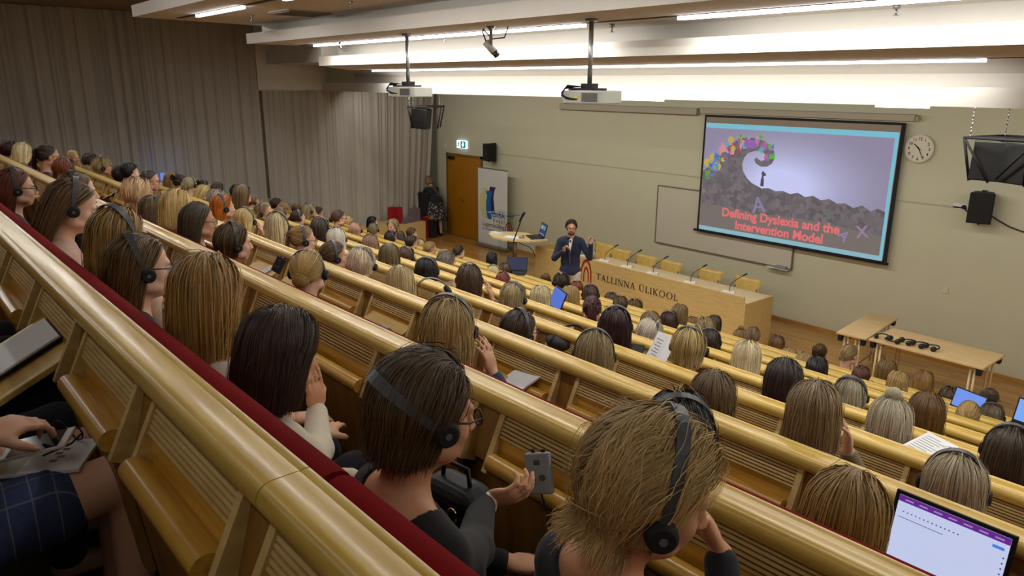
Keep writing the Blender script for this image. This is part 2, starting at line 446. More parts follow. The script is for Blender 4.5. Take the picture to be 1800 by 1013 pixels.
def tablet_open():
    b = MB(); w = .207
    pts = [(-w, -.045), (-w, -.33), (-w + .025, -.36), (w - .025, -.36), (w, -.33), (w, -.045)]
    b.poly([(x, y, -.114 + (y + .03) * .5) for x, y in pts], (0, 0, -.02))
    o = b.build('writing_tablet', [WOODT], bevel=.003)
    return o
TSO, TOO = tablet_stowed(), tablet_open()
def seat_mesh():
    b = MB(); p = [(.08, -.79), (.08, -.735)]
    for q in range(0, 7): 
        a = R_(90 - q * 30); p.append((.42 + .035 * math.cos(a), -.77 + .035 * math.sin(a)))
    b.prism(p, -.25, .25, 0, True)
    o = b.build('seat', [RED]); smooth_angle(o); return o
SEATO = seat_mesh()
PROTO = [CAPO, CUSHO, FRO, TSO, TOO, SEATO]
OPEN = {(1, -1): 1, (1, -5): 1, (2, -3): 1, (2, -2): 1, (3, -3): 1, (3, -5): 1, (3, -6): 1, (3, -7): 1, (3, 2): 1, (4, 0): 1, (4, 3): 1, (2, -6): 1, (3, -9): 1, (5, -4): 1, (6, -6): 1, (4, -6): 1, (5, -8): 1, (4, -9): 1, (7, -5): 1, (6, -2): 1, (5, 1): 1, (4, 2): 1, (6, 2): 1, (1, -7): 1}
ORD = ['', 'first', 'second', 'third', 'fourth', 'fifth', 'sixth', 'seventh', 'eighth', 'ninth', 'tenth', 'eleventh', 'twelfth', 'thirteenth', 'fourteenth', 'fifteenth', 'sixteenth', 'seventeenth', 'eighteenth', 'nineteenth', 'twentieth', 'twenty-first', 'twenty-second']
BLAB = {0: 'birch bench row behind the camera where the woman in the plaid skirt sits', 1: 'nearest yellow birch bench row with a long red cushion, crossing the lower left corner', 9: 'farthest birch bench row, the lowest one facing the stage desk'}
BENCH = {}
for k in range(0, 10):
    z = ROW_Z(k)
    root = empty('lecture_bench', (-2.5, ROW_Y(k), z), math.atan(SKEW.get(k, 0)), BLAB.get(k, 'birch bench row with writing tablets, the %s bench counted from the camera' % ORD[k]), 'bench', 'tiered lecture benches')
    BENCH[k] = root
    j0, j1 = -4, 1
    xa = J0 + PITCH * SEG * j0 + 2.5; xb = J0 + PITCH * SEG * (j1 + 1) + 2.5
    if k == 0: j0, j1 = -2, -1; xa = J0 + PITCH * SEG * -2 + 2.5; xb = J0 + 2.5
    if k == 9: xa = J0 + PITCH * SEG * -3 + 2.5; j0 = -3
    for j in range(j0, j1 + 1):
        x = J0 + PITCH * SEG * j + 2.5
        for o in (CAPO, CUSHO):
            c = o.copy(); COL.objects.link(c); c.parent = root; c.location = (x, 0, 0)
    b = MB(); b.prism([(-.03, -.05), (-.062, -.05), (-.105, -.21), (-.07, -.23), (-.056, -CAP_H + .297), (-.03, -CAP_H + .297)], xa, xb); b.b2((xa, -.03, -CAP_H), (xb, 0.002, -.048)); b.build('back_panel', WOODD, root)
    b = MB()
    n0 = int(round((xa - 2.5 + 2.15) / PITCH - .5)); n1 = int(round((xb - 2.5 + 2.15) / PITCH + .5))
    for n in range(n0, n1 + 1):
        xd = -2.15 + PITCH * n + 2.5
        if xa < xd < xb: b.b2((xd - .03, .0, -CAP_H), (xd + .03, .05, -.5))
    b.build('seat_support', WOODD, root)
    for n in range(n0, n1 + 1):
        xs = -2.15 + PITCH * (n + .5) + 2.5
        if xs - .28 < xa - .15 or xs + .28 > xb + .15: continue
        # no detail where nothing of it can be seen
        op = OPEN.get((k, n), 0)
        for o in ((FRO, TOO) if op else (FRO, TSO)):
            c = o.copy(); COL.objects.link(c); c.parent = root; c.location = (xs, 0, 0)
        if k <= 3:
            c = SEATO.copy(); COL.objects.link(c); c.parent = root; c.location = (xs, 0, 0)
for o in PROTO: bpy.data.objects.remove(o)
# ------------------------------------------------------------------ stage desk with lettering
dk = empty('stage_desk', (-8.5, -1.55, 0), 0, 'long beech stage desk with black university lettering on its front panel', 'desk')
def P(o, loc): o.location = loc; return o
def rel(o, root): 
    o.location = (o.location[0] - root.location[0], o.location[1] - root.location[1], o.location[2] - root.location[2]); return o
def wpart(mb, name, m, root, **k):
    """a part given in world coordinates under an unrotated root"""
    o = mb.build(name, m, root, **k); o.location = (-root.location[0], -root.location[1], -root.location[2]); return o
wpart(MB().b2((-10.9, -1.945, 0), (-6.1, -1.92, .86)), 'front_panel', DESKW, dk, bevel=.003)
wpart(MB().b2((-9.66, -1.92, .72), (-6.1, -1.18, .75)), 'desk_top', wood('desk_top_pale', (226, 204, 160), (214, 190, 142), .25, (1.2, 5, 5), coat=.5), dk, bevel=.003)
wpart(MB().b2((-6.1, -1.945, 0), (-6.07, -1.16, .757)), 'side_panel', DESKW, dk, bevel=.003)
wpart(MB().b2((-10.9, -1.92, 0), (-10.87, -1.18, .86)), 'side_panel', DESKW, dk, bevel=.003)
wpart(MB().b2((-9.69, -1.92, 0), (-9.66, -1.18, .72)), 'side_panel', DESKW, dk, bevel=.003)

def glyph(ch):
    """serif capitals, cap height 1, thick stem .13, hairline .05 -> (polygons, advance)"""
    T, h, sv = .125, .05, .035
    def r(x0, y0, x1, y1): return [(x0, y0), (x1, y0), (x1, y1), (x0, y1)]
    def stem(x, y0=0, y1=1, t=T): return [r(x - t / 2, y0, x + t / 2, y1)] + ([r(x - .14, y0, x + .14, y0 + sv)] if y0 == 0 else []) + ([r(x - .14, y1 - sv, x + .14, y1)] if y1 == 1 else [])
    def bar(x0, y0, x1, y1, t):
        dx, dy = x1 - x0, y1 - y0; q = t / 2
        return [[(x0 - q, y0), (x0 + q, y0), (x1 + q, y1), (x1 - q, y1)]]
    if ch == 'T': return stem(.36) + [r(.02, .95, .70, 1)] + [[(.02, .95), (.02, .80), (.05, .80), (.09, .95)]] + [[(.70, .95), (.70, .80), (.67, .80), (.63, .95)]], .72
    if ch == 'A': return bar(.12, 0, .38, 1, h + .02) + bar(.66, 0, .40, 1, T + .02) + [r(.22, .33, .56, .38)] + [r(.0, 0, .24, sv), r(.52, 0, .80, sv)], .80
    if ch == 'L': return stem(.17) + [r(.11, 0, .58, .05)] + [[(.58, 0), (.58, .22), (.55, .22), (.50, .05)]], .60
    if ch == 'I': return stem(.17), .34
    if ch == 'N': return stem(.14, t=h + .01) + stem(.74, t=h + .01) + bar(.70, 0, .14, 1, T + .03), .88
    if ch == 'K': return stem(.17) + bar(.2, .46, .62, 1, h + .02) + bar(.66, 0, .32, .56, T + .03) + [r(.5, 1 - sv, .76, 1), r(.52, 0, .84, sv)], .82
    if ch in 'O':
        out = []
        for i in range(28):
            a, b_ = 2 * PI * i / 28, 2 * PI * (i + 1) / 28
            def pt(q, k): return (.46 + (.44 - (T if k else 0)) * math.cos(q), .5 + (.52 - (h if k else 0)) * math.sin(q))
            out.append([pt(a, 0), pt(b_, 0), pt(b_, 1), pt(a, 1)])
        return out, .94
    if ch in 'UÜ':
        o = [r(.11, .32, .11 + T, 1), r(.03, 1 - sv, .31, 1), r(.68, .32, .68 + h, 1), r(.57, 1 - sv, .83, 1)]
        for i in range(12):
            a, b_ = PI + PI * i / 12, PI + PI * (i + 1) / 12
            def pt(q, k):
                rx = .31; cx = .42
                if not k: return (cx + rx * math.cos(q), .33 + .35 * math.sin(q))
                return (cx + .03 + (rx - .09) * math.cos(q), .33 + .29 * math.sin(q))
            o.append([pt(a, 0), pt(b_, 0), pt(b_, 1), pt(a, 1)])
        if ch == 'Ü': o += [r(.26, 1.1, .36, 1.21), r(.52, 1.1, .62, 1.21)]
        return o, .86
    return [], .36
p0, p1 = on_y(1048, 491, -1.947), on_y(1191, 530, -1.947)
pt = on_y(1047.8, 480.5, -1.947)
caph = (pt[2] - p0[2]) * 1.02
x = 0
txt = 'TALLINNA ÜLIKOOL'
adv = [glyph(c)[1] + .10 for c in txt]; sx = (p1[0] - p0[0]) / (sum(adv) - .1) 
zb = (p0[2] + p1[2]) / 2
for c, a in zip(txt, adv):
    mb = MB()
    for poly in glyph(c)[0]:
        mb.poly([(p0[0] + (x + u) * sx, -1.9465, zb + w_ * caph) for u, w_ in poly], (0, -.003, 0))
    x += a
    if c != ' ': wpart(mb, 'letter', INK, dk)

def emblem(cx, z0, h, y, wd, root):
    """pointed arches one inside the other, cut in red"""
    mb = MB()
    def arch(w, hh, t, base):
        L = [(-w, base)] + [(-w + w * (1 - math.cos(q)) , hh * .35 + (hh * .65) * math.sin(q)) for q in np.linspace(0, PI / 2, 9)]
        pts = L + [(-u, v) for u, v in reversed(L[:-1])]
        I = []
        for i, (u, v) in enumerate(pts):
            I.append((u * (1 - t / w), v - (t * 1.1 if abs(u) < w * .9 else 0)))
        for i in range(len(pts) - 1):
            q = [pts[i], pts[i + 1], I[i + 1], I[i]]
            mb.poly([(cx + u * wd, y, z0 + v * h) for u, v in q], (0, -.003, 0))
    arch(.5, 1.0, .105, .0); arch(.25, .68, .085, .0)
    return wpart(mb, 'emblem', REDP, root)
e0, e1 = on_y(1031, 496, -1.947), on_y(1031, 456, -1.947)
emblem(e0[0] - .02, e0[2] + .0, e1[2] - e0[2], -1.9465, .28, dk)

# six plywood chairs behind the desk
def chair_proto():
    root = empty('stacking_chair', (0, 0, 0))
    b = MB()
    n = 9; V = []; 
    for j in range(7):
        q = j / 6; z = .52 + .36 * q
        for i in range(n):
            u = i / (n - 1) - .5; V.append((u * (.40 + .03 * q), -.02 * math.cos(u * PI) * 1.2 + .06 * q + .02 * q * q, z))
    F = [(j * n + i, j * n + i + 1, (j + 1) * n + i + 1, (j + 1) * n + i) for j in range(6) for i in range(n - 1)]
    b.add(V, F, 0, True); o = b.build('backrest', CHAIRW, root); s = o.modifiers.new('t', 'SOLIDIFY'); s.thickness = .012
    MB().b2((-.21, -.42, .44), (.21, -.02, .456)).build('seat', CHAIRW, root, bevel=.006)
    for sx in (-1, 1):
        MB().tube([(sx * .2, -.40, 0), (sx * .2, -.38, .44)], .011).build('leg', METAL, root)
        MB().tube([(sx * .2, .06, 0), (sx * .19, -.02, .44), (sx * .17, .02, .7)], .011).build('leg', METAL, root)
    return root
cp = chair_proto()
CH = [(1061, 431, 'first chair from the left, beside the speaker'), (1090, 441, 'second chair from the left, near the speaker'), (1135, 452, 'third chair from the left'), (1178, 462, 'fourth chair from the left'), (1247, 477, 'fifth chair from the left, apart from the others'), (1313, 492, 'rightmost chair at the desk end')]
for i, (px, py, lb) in enumerate(CH):
    p = on_y(px, py + 2, -.62)
    o = cp if i == 0 else dup(cp)
    o.location = (p[0], -.66, 0.0); o.scale = (1.22, 1, (p[2] + .06) / .88); o.rotation_euler = (0, 0, PI)
    for ch in o.children: pass
    tag(o, 'birch plywood chair behind the stage desk, ' + lb, 'chair', 'chairs behind the stage desk')
# chairs face the audience: backrest away from it
for o in [o for o in COL.objects if o.name.startswith('stacking_chair')]: o.rotation_euler = (0, 0, 0)

def mic_proto():
    root = empty('gooseneck_microphone', (0, 0, 0))
    MB().b2((-.11, -.06, 0), (.09, .06, .02)).build('base', WHITEP, root, bevel=.004)
    pts = [(0, 0, .02), (0, 0, .08), (.015, 0, .14), (.06, 0, .2), (.12, 0, .25), (.2, 0, .31)]
    MB().tube(pts, .006, n=6).build('gooseneck', BLACKM, root)
    MB().tube([(.185, 0, .30), (.25, 0, .345)], [.011, .013], n=8).build('capsule', BLACKM, root)
    return root
mp = mic_proto()
MI = [(1023, 450, 1042, 438, 'half hidden behind the speaker'), (1063, 459, 1083, 443, 'second from the left'), (1103, 469, 1118, 450, 'third from the left'), (1148, 481, 1163, 465, 'fourth from the left'), (1214, 497, 1234, 481, 'fifth from the left'), (1282, 514, 1298, 497, 'rightmost, near the desk end')]
for i, (bx, by, tx, ty, lb) in enumerate(MI):
    p = on_z(bx, by, .755); o = mp if i == 0 else dup(mp); o.location = (p[0], p[1] if p[1] > -1.86 else -1.84, .75)
    o.rotation_euler = (0, 0, R_(25))
    tag(o, 'black gooseneck microphone on the stage desk, ' + lb, 'microphone', 'desk microphones')

# ------------------------------------------------------------------ screen, slide, whiteboard
TL, BR = on_y(1239.4, 201.3, -.09), on_y(1561.8, 465.7, -.09)
sx0, sx1, sz1, sz0 = -8.40, -4.86, TL[2], BR[2] + .02
scr = empty('projection_screen', ((sx0 + sx1) / 2, -.09, sz0), 0, 'large pull-down projection screen with black border showing a slide', 'projection screen')
wpart(MB().b2((sx0, -.095, sz0), (sx1, -.088, sz1)), 'black_border', BLACKM, scr)
WHITES = mat('screen_cloth', (158, 146, 132), .9)
wpart(MB().b2((sx0 + .04, -.098, sz0 + .04), (sx1 - .06, -.0955, sz1 - .04)), 'screen_cloth', WHITES, scr)
wpart(MB().tube([(sx0 - .06, -.1, sz0 - .01), (sx1 + .03, -.1, sz0 - .01)], .022, n=8), 'bottom_bar', BLACKM, scr)
b = MB(); b.b2((sx0 - .1, -.13, sz1 + .02), (sx1 + .12, -.02, sz1 + .12)); b.b2((sx1 + .12, -.11, sz1 + .03), (sx1 + .16, -.03, sz1 + .1))
wpart(b, 'housing', mat('screen_housing', (176, 166, 146), .6), scr, bevel=.01)
h2 = empty('screen_housing', (-10.4, -.08, 3.5), 0, 'long beige housing of the second rolled-up screen left of the slide', 'screen housing')
a_, b_ = on_y(985, 187, -.1), on_y(1226, 197, -.1)
wpart(MB().b2((a_[0], -.14, a_[2] - .06), (b_[0], -.02, a_[2] + .06)), 'case', MATS['screen_housing'], h2, bevel=.01)
wpart(MB().b2((a_[0] + .02, -.1, a_[2] - .075), (b_[0] - .02, -.07, a_[2] - .06)), 'bottom_bar', mat('bar_brown', (110, 96, 70), .6), h2)

def emis(name, c, s=.85, base=(60, 58, 60)):
    return mat(name, base, .9, spec=.1, emit=c, es=s)
# the projected slide: light on the cloth, kept to flat pictures at the screen plane
fx0, fx1 = sx0 + .05, sx1 - .07; fw = fx1 - fx0
fz1 = on_y(1400, 223, -.1)[2] + .02; 
ft, fb = on_y(1240.6, 215.5, -.1)[2], sz0 + .075
def SU(u, v): return (fx0 + u * fw, fb + v * (ft - fb))
Y0 = -.0985
def spoly(name, pts, m, lay=1, parent=scr):
    mb = MB(); mb.poly([(SU(u, v)[0], Y0 - lay * .0006, SU(u, v)[1]) for u, v in pts], (0, -.0004, 0))
    return wpart(mb, name, m, parent)
def slide_bg():
    m = mat('slide_light', (60, 58, 60), .9, spec=.1); t, N, L, b = nt(m)
    tc = N.new('ShaderNodeTexCoord'); mp = N.new('ShaderNodeMapping'); mp.vector_type = 'POINT'
    L.new(tc.outputs['Object'], mp.inputs['Vector'])
    c = SU(.47, .48); cx, cz = c[0] - 0, c[1]
    mp.inputs['Location'].default_value = (-cx / 2.0, 0, -cz / 1.15); mp.inputs['Scale'].default_value = (1 / 2.0, 0, 1 / 1.15)
    g = N.new('ShaderNodeTexGradient'); g.gradient_type = 'QUADRATIC_SPHERE'; L.new(mp.outputs['Vector'], g.inputs['Vector'])
    cr = N.new('ShaderNodeValToRGB')
    cr.color_ramp.elements[0].position = 0; cr.color_ramp.elements[0].color = (*s2l((140, 132, 158)), 1)
    cr.color_ramp.elements[1].position = .6; cr.color_ramp.elements[1].color = (*s2l((196, 200, 242)), 1)
    L.new(g.outputs['Fac'], cr.inputs['Fac']); L.new(cr.outputs['Color'], b.inputs['Emission Color']); b.inputs['Emission Strength'].default_value = .95
    return m
picture = spoly('slide_picture', [(0, .0), (.985, .0), (.985, .955), (0, .955)], slide_bg(), 1)
picture.location = (-scr.location[0], -scr.location[1], -scr.location[2])
cy = emis('slide_cyan', (128, 200, 222), .8)
spoly('slide_band', [(0, .955), (1, .955), (1, 1), (0, 1)], cy, 2)
spoly('slide_band', [(.983, .0), (1, .0), (1, .955), (.983, .955)], cy, 2)
spoly('slide_band', [(0, -.03), (1, -.03), (1, .01), (0, .01)], emis('slide_cyan2', (150, 200, 214), .75), 2)
# letter wave: dark heap with a curling crest
heap = [(0, .01), (.985, .01), (.985, .37), (.95, .39), (.92, .36), (.88, .40), (.84, .37), (.80, .40), (.76, .39), (.72, .42), (.68, .40), (.64, .43), (.60, .41), (.56, .44), (.52, .42), (.48, .44), (.44, .43), (.40, .45), (.36, .44), (.33, .46), (.30, .48), (.27, .52),
        (.245, .58), (.237, .64), (.245, .70), (.265, .745), (.30, .77), (.33, .775), (.355, .76), (.368, .73), (.365, .70), (.345, .685), (.325, .70), (.315, .715), (.305, .69), (.315, .66), (.345, .635), (.38, .64), (.405, .67), (.418, .72), (.41, .78), (.385, .83), (.35, .865), (.30, .885), (.25, .885), (.20, .86), (.15, .80), (.11, .73), (.07, .65), (.03, .58), (0, .54)]
# broken into convex strips so that it fills cleanly
def fill_poly(name, pts, m, lay):
    from mathutils.geometry import tessellate_polygon
    v = [Vector((SU(u, w_)[0], Y0 - lay * .0006, SU(u, w_)[1])) for u, w_ in pts]
    tri = tessellate_polygon([v]); mb = MB(); mb.add(v, [tuple(t) for t in tri]); return wpart(mb, name, m, scr)
def heap_mat():
    m = mat('slide_heap', (60, 58, 60), .9, spec=.1); t, N, L, b = nt(m)
    tc = N.new('ShaderNodeTexCoord'); vo = N.new('ShaderNodeTexVoronoi'); vo.inputs['Scale'].default_value = 13
    L.new(tc.outputs['Object'], vo.inputs['Vector'])
    sp = N.new('ShaderNodeSeparateColor'); L.new(vo.outputs['Color'], sp.inputs[0])
    cr = N.new('ShaderNodeValToRGB'); cr.color_ramp.elements[0].color = (*s2l((112, 104, 108)), 1); cr.color_ramp.elements[1].color = (*s2l((146, 136, 142)), 1)
    L.new(sp.outputs[0], cr.inputs['Fac']); L.new(cr.outputs['Color'], b.inputs['Emission Color']); b.inputs['Emission Strength'].default_value = .55
    return m
fill_poly('slide_wave', heap, heap_mat(), 3)
fill_poly('slide_foot', [(0, .01), (.985, .01), (.985, .17), (.8, .2), (.6, .22), (.3, .2), (0, .24)], emis('slide_foot', (138, 128, 122), .62), 4)
# coloured toy letters and pencils on the crest
rg = np.random.default_rng(12)
pal = [(225, 110, 150), (90, 200, 60), (80, 130, 215), (220, 190, 80), (205, 70, 60), (240, 150, 190), (100, 190, 190), (160, 110, 190)]
CR = [(.03, .60), (.07, .68), (.12, .755), (.17, .825), (.22, .865), (.27, .875), (.32, .865), (.36, .845), (.39, .81), (.08, .60), (.13, .69), (.18, .77), (.24, .82), (.30, .83), (.35, .81), (.395, .75), (.04, .52)]
for i in range(58):
    u, v_ = CR[i % len(CR)]; u += rg.normal(0, .012); v_ += rg.normal(0, .018); s = rg.uniform(.012, .026); a = rg.uniform(0, 6.3); asp = 1.7
    n = [3, 4, 4, 7][i % 4]; st = 1 if n != 4 else rg.uniform(.3, 1)
    pts = [(u + s * math.cos(a + 2 * PI * q / n) * (1 if q % 2 else st), v_ + asp * s * math.sin(a + 2 * PI * q / n) * (1 if q % 2 else st)) for q in range(n)]
    c = pal[i % len(pal)]; nm = 'slide_toy_%d' % (i % len(pal))
    spoly('slide_toy', pts, MATS.get(nm) or emis(nm, c, .7), 5 + (i % 5) * .3)
def slide_text(s, u, v_, size, c, rot=0, bold=.0, st=.75, al='CENTER', key=None):
    x, z = SU(u, v_); m = MATS.get(key) if key else None
    o = text_mesh('slide_text', s, size, m or emis(key or 'slide_txt_' + s[:3], c, st), scr, (x - scr.location[0], Y0 - .006 - scr.location[1], z - scr.location[2]), (PI / 2, 0, 0), .0004, bold, al)
    if rot: o.rotation_euler = (PI / 2, -rot, 0)
    return o
for s, u, v_, sz, c, r in [('A', .125, .72, .30, (240, 150, 185), .3), ('B', .07, .555, .30, (105, 150, 225), -.2), ('8', .035, .47, .2, (90, 170, 80), .2), ('Y', .225, .83, .2, (110, 215, 60), .3), ('A', .36, .22, .38, (150, 140, 180), .2), ('A', .80, .10, .22, (160, 140, 190), -.7), ('X', .9, .14, .26, (170, 140, 170), .2), ('A', .395, .74, .14, (130, 110, 150), .5), ('A', .02, .33, .13, (150, 140, 140), .4), ('S', .73, .25, .22, (110, 120, 110), .1)]:
    slide_text(s, u, v_, sz, c, r, .006, .7, key='slide_letter_%s%d' % (s, int(u * 100)))
slide_text('Defining Dyslexia and the', .465, .135, .215, (226, 108, 112), 0, .0065, .95, key='slide_title')
slide_text('Intervention Model', .47, .03, .215, (226, 108, 112), 0, .0065, .95, key='slide_title')
fill_poly('slide_girl', [(.352, .46), (.372, .46), (.37, .52), (.366, .545), (.37, .555), (.38, .56), (.376, .585), (.372, .575), (.366, .595), (.357, .595), (.354, .575), (.358, .55), (.353, .52)], emis('slide_girl', (96, 88, 100), .5), 6)

wb = empty('whiteboard', (-8, -.03, 1), 0, 'wide white board with thin frame on the wall behind the chairs', 'whiteboard')
wt = on_y(1156, 327, -.04)[2]; wl = -9.42; wr = -6.46; wz = .95
wpart(MB().b2((wl, -.03, wz), (wr, -.002, wt)), 'board', mat('board_white', (206, 200, 182), .3), wb)
b = MB()
for lo, hi in [((wl - .02, -.04, wz - .02), (wr + .02, 0, wz)), ((wl - .02, -.04, wt), (wr + .02, 0, wt + .02)), ((wl - .02, -.04, wz), (wl, 0, wt)), ((wr, -.04, wz), (wr + .02, 0, wt))]: b.b2(lo, hi)
wpart(b, 'frame', mat('board_frame', (120, 112, 96), .5), wb)
b = MB(); b.b2((wr - .42, -.12, wz - .03), (wr - .02, -.03, wz - .02)); wpart(b, 'pen_tray', WHITEP, wb)
er = MB().b2((0, 0, 0), (.2, .06, .05)).build('board_eraser', GREYP, None, bevel=.006); er.location = (wr - .25, -.11, wz - .02); tag(er, 'grey eraser on the tray at the lower right whiteboard corner', 'eraser')

# clock
ck = empty('wall_clock', tuple(on_y(1616.5, 261.5, -.03)), 0, 'round white wall clock right of the projection screen', 'clock')
ck.location[1] = 0
b = MB(); b.tube([(0, 0, 0), (0, -.05, 0)], .205, n=40); b.build('case', mat('clock_rim', (206, 200, 178), .3), ck)
b = MB(); b.tube([(0, -.05, 0), (0, -.052, 0)], .185, n=40); b.build('dial', mat('clock_dial', (222, 216, 194), .5), ck)
for q in range(12):
    a = PI / 2 - (q + 1) * PI / 6
    text_mesh('numeral', str(q + 1), .062, INK, ck, (.145 * math.cos(a), -.053, .145 * math.sin(a) - .022), (PI / 2, 0, 0), .0006, .001, 'CENTER')
def hand(n, deg, L, w):
    a = R_(90 - deg); d = Vector((math.cos(a), 0, math.sin(a))); s = Vector((-d.z, 0, d.x)) * w
    mb = MB(); mb.poly([Vector((0, -.056, 0)) - d * .03 - s, Vector((0, -.056, 0)) - d * .03 + s, Vector((0, -.056, 0)) + d * L + s * .6, Vector((0, -.056, 0)) + d * L - s * .6], (0, -.003, 0)); mb.build(n, INK, ck)
hand('hour_hand', 312, .10, .009); hand('minute_hand', 153, .15, .006)

# wall loudspeakers
def wall_speaker(px, py, rz, label):
    p = on_y(px, py, -.16); s = empty('wall_loudspeaker', (p[0], -.16, p[2]), rz, label, 'loudspeaker', 'small wall loudspeakers')
    mb = MB(); mb.prism([(-.15, -.12), (.15, -.12), (.11, .12), (-.11, .12)], -.21, .21, 0, False, 'z'); mb.build('cabinet', BLACKM, s, bevel=.008)
    mb = MB(); mb.b2((-.135, -.128, -.195), (.135, -.121, .195)); mb.build('grille', mat('grille_%d' % px, (30, 29, 28), .9), s)
    mb = MB(); mb.b2((-.03, .05, .2), (.03, .16, .225)); mb.b2((-.03, .05, -.225), (.03, .16, -.2)); mb.b2((-.03, .1, -.22), (.03, .13, .22)); mb.tube([(0, -.03, -.21), (0, -.03, -.235)], .015); mb.build('bracket', DARKM, s)
wall_speaker(861, 268, R_(-12), 'black wall loudspeaker above the white banner beside the door')
wall_speaker(1725, 365, R_(14), 'black wall loudspeaker below the clock near the right edge')
# sockets and their cable
sk = empty('wall_socket', tuple(on_y(1689, 363, 0)), 0, 'pair of white wall sockets with a plug left of the right loudspeaker', 'socket')
mb = MB(); mb.b2((-.1, -.012, -.04), (.1, 0, .04)); mb.build('plate', WHITEP, sk, bevel=.004)
mb = MB(); mb.tube([(.05, -.012, 0), (.05, -.05, 0)], .028, n=12); mb.build('plug', BLACKM, sk)
cpts = [on_y(x, y, -.03) for x, y in [(1692, 364), (1700, 372), (1709, 380), (1730, 388), (1745, 381), (1756, 388), (1775, 399), (1800, 408), (1830, 410)]]
o = MB().tube([tuple(p) for p in cpts], .008, n=6).build('speaker_cable', BLACKM); tag(o, 'black cable sagging along the wall behind the right loudspeaker', 'cable')
sk2 = MB().b2((-.04, -.012, -.05), (.04, 0, .05)).build('light_switch', mat('switch_cream', (214, 206, 170), .5), None, bevel=.004); p = on_y(1662, 510, 0); sk2.location = p; tag(sk2, 'small cream switch plate low on the wall above the side tables', 'switch')
s3 = MB().b2((-.04, -.015, -.06), (.04, 0, .06)).build('light_switch', WHITEP, None, bevel=.004); p = on_y(783, 256, 0); s3.location = (p[0], 0, p[2]); tag(s3, 'small white detector box above the door, left of the exit sign', 'switch')

# exit sign
ex = empty('exit_sign', tuple(on_y(811, 254, -.05)), 0, 'lit green and white emergency exit sign above the wooden door', 'exit sign'); ex.location[1] = 0
MB().b2((-.2, -.06, -.1), (.2, 0, .1)).build('case', mat('exit_white', (230, 235, 240), .4, emit=(196, 226, 255), es=1.6), ex, bevel=.006)
MB().b2((-.02, -.064, -.085), (.19, -.0605, .085)).build('green_field', mat('exit_green', (20, 120, 90), .5, emit=(20, 140, 110), es=.6), ex)
WH = mat('exit_symbol', (255, 255, 255), .5, emit=(235, 248, 255), es=2.2)
mb = MB(); mb.poly([(.085, -.066, -.06), (.14, -.066, 0), (.105, -.066, 0), (.105, -.066, .06), (.065, -.066, .06), (.065, -.066, 0), (.03, -.066, 0)], (0, -.002, 0)); mb.build('arrow', WH, ex)
GR = mat('exit_runner', (20, 120, 90), .5, emit=(20, 130, 100), es=.5)
mb = MB(); mb.tube([(-.09, -.062, .055), (-.09, -.066, .055)], .018, n=10)
for a, b2 in [((-.1, .03), (-.12, -.02)), ((-.12, -.02), (-.08, -.045)), ((-.12, -.02), (-.16, -.05)), ((-.1, .025), (-.06, .0)), ((-.1, .025), (-.145, .01))]:
    mb.tube([(a[0], -.064, a[1]), (b2[0], -.064, b2[1])], .009, n=6)
mb.build('running_figure', GR, ex)

# roll-up banner
bn = empty('roll_up_banner', (-14.3, -.3, 0), 0, 'white roll-up banner with blue and purple curved emblem beside the door', 'banner')
bw, bz0, bz1 = (-14.93, -13.77), .08, 1.98
def BU(u, v_): return (bw[0] + u * (bw[1] - bw[0]), bz0 + v_ * (bz1 - bz0))
BYY = -.3
wpart(MB().b2((bw[0], BYY - .004, bz0), (bw[1], BYY, bz1)), 'cloth', mat('banner_white', (216, 219, 216), .7), bn)
mb = MB(); mb.b2((bw[0] - .01, BYY - .09, .02), (bw[1] + .01, BYY + .06, .09)); mb.b2((bw[0] + .3, BYY - .16, 0), (bw[0] + .36, BYY + .12, .02)); mb.b2((bw[1] - .36, BYY - .16, 0), (bw[1] - .3, BYY + .12, .02)); wpart(mb, 'base', METAL, bn)
mb = MB(); mb.b2((bw[0] - .005, BYY - .012, bz1 - .015), (bw[1] + .005, BYY + .012, bz1 + .01)); wpart(mb, 'top_rail', METAL, bn)
mb = MB(); mb.b2((bw[1] - .6, BYY + .02, .05), (bw[1] - .58, BYY + .04, bz1)); wpart(mb, 'pole', METAL, bn)
def curved(name, cols, m, lay):
    mb = MB()
    L = [(a, v_) for v_, a, b2 in cols] + [(b2, v_) for v_, a, b2 in reversed(cols)]
    n = len(cols); V = [(BU(a, v_)[0], BYY - .004 - lay * .001, BU(a, v_)[1]) for a, v_ in L]
    F = [(i, i + 1, 2 * n - 2 - i, 2 * n - 1 - i) for i in range(n - 1)]
    mb.add(V, F); return wpart(mb, name, m, bn)
curved('yellow_glow', [(.34 + .04 * i, .2 - .16 * math.sin(PI * i / 10), .32) for i in range(11)], mat('banner_yellow', (208, 208, 150), .8), 1)
curved('purple_curve', [(.42, .44, .60), (.48, .425, .575), (.55, .405, .555), (.62, .39, .54), (.68, .39, .55), (.73, .40, .58), (.77, .425, .62)], mat('banner_purple', (50, 34, 104), .6), 2)
curved('blue_curve', [(.34, .34, .48), (.40, .305, .47), (.46, .285, .45), (.52, .28, .44), (.58, .29, .445), (.64, .32, .465), (.66, .33, .48), (.6601, .28, .48), (.71, .30, .49)], mat('banner_blue', (20, 104, 176), .6), 3)
def btext(s, u, v_, size, c, key, w=None, bold=0, al='RIGHT'):
    x, z = BU(u, v_); o = text_mesh('banner_text', s, size, MATS.get(key) or mat(key, c, .7), bn, (x - bn.location[0], BYY - .008 - bn.location[1], z - bn.location[2]), (PI / 2, 0, 0), .0005, bold, al); return o
btext('EstRA', .92, .385, .2, (24, 96, 170), 'banner_text_blue', bold=.004)
btext('E e s t i', .92, .315, .15, (70, 70, 72), 'banner_text_grey')
btext('Lugemisühing', .92, .24, .165, (70, 60, 66), 'banner_text_dark')
btext('Estonian Reading Association', .92, .19, .075, (80, 130, 160), 'banner_text_blue2')

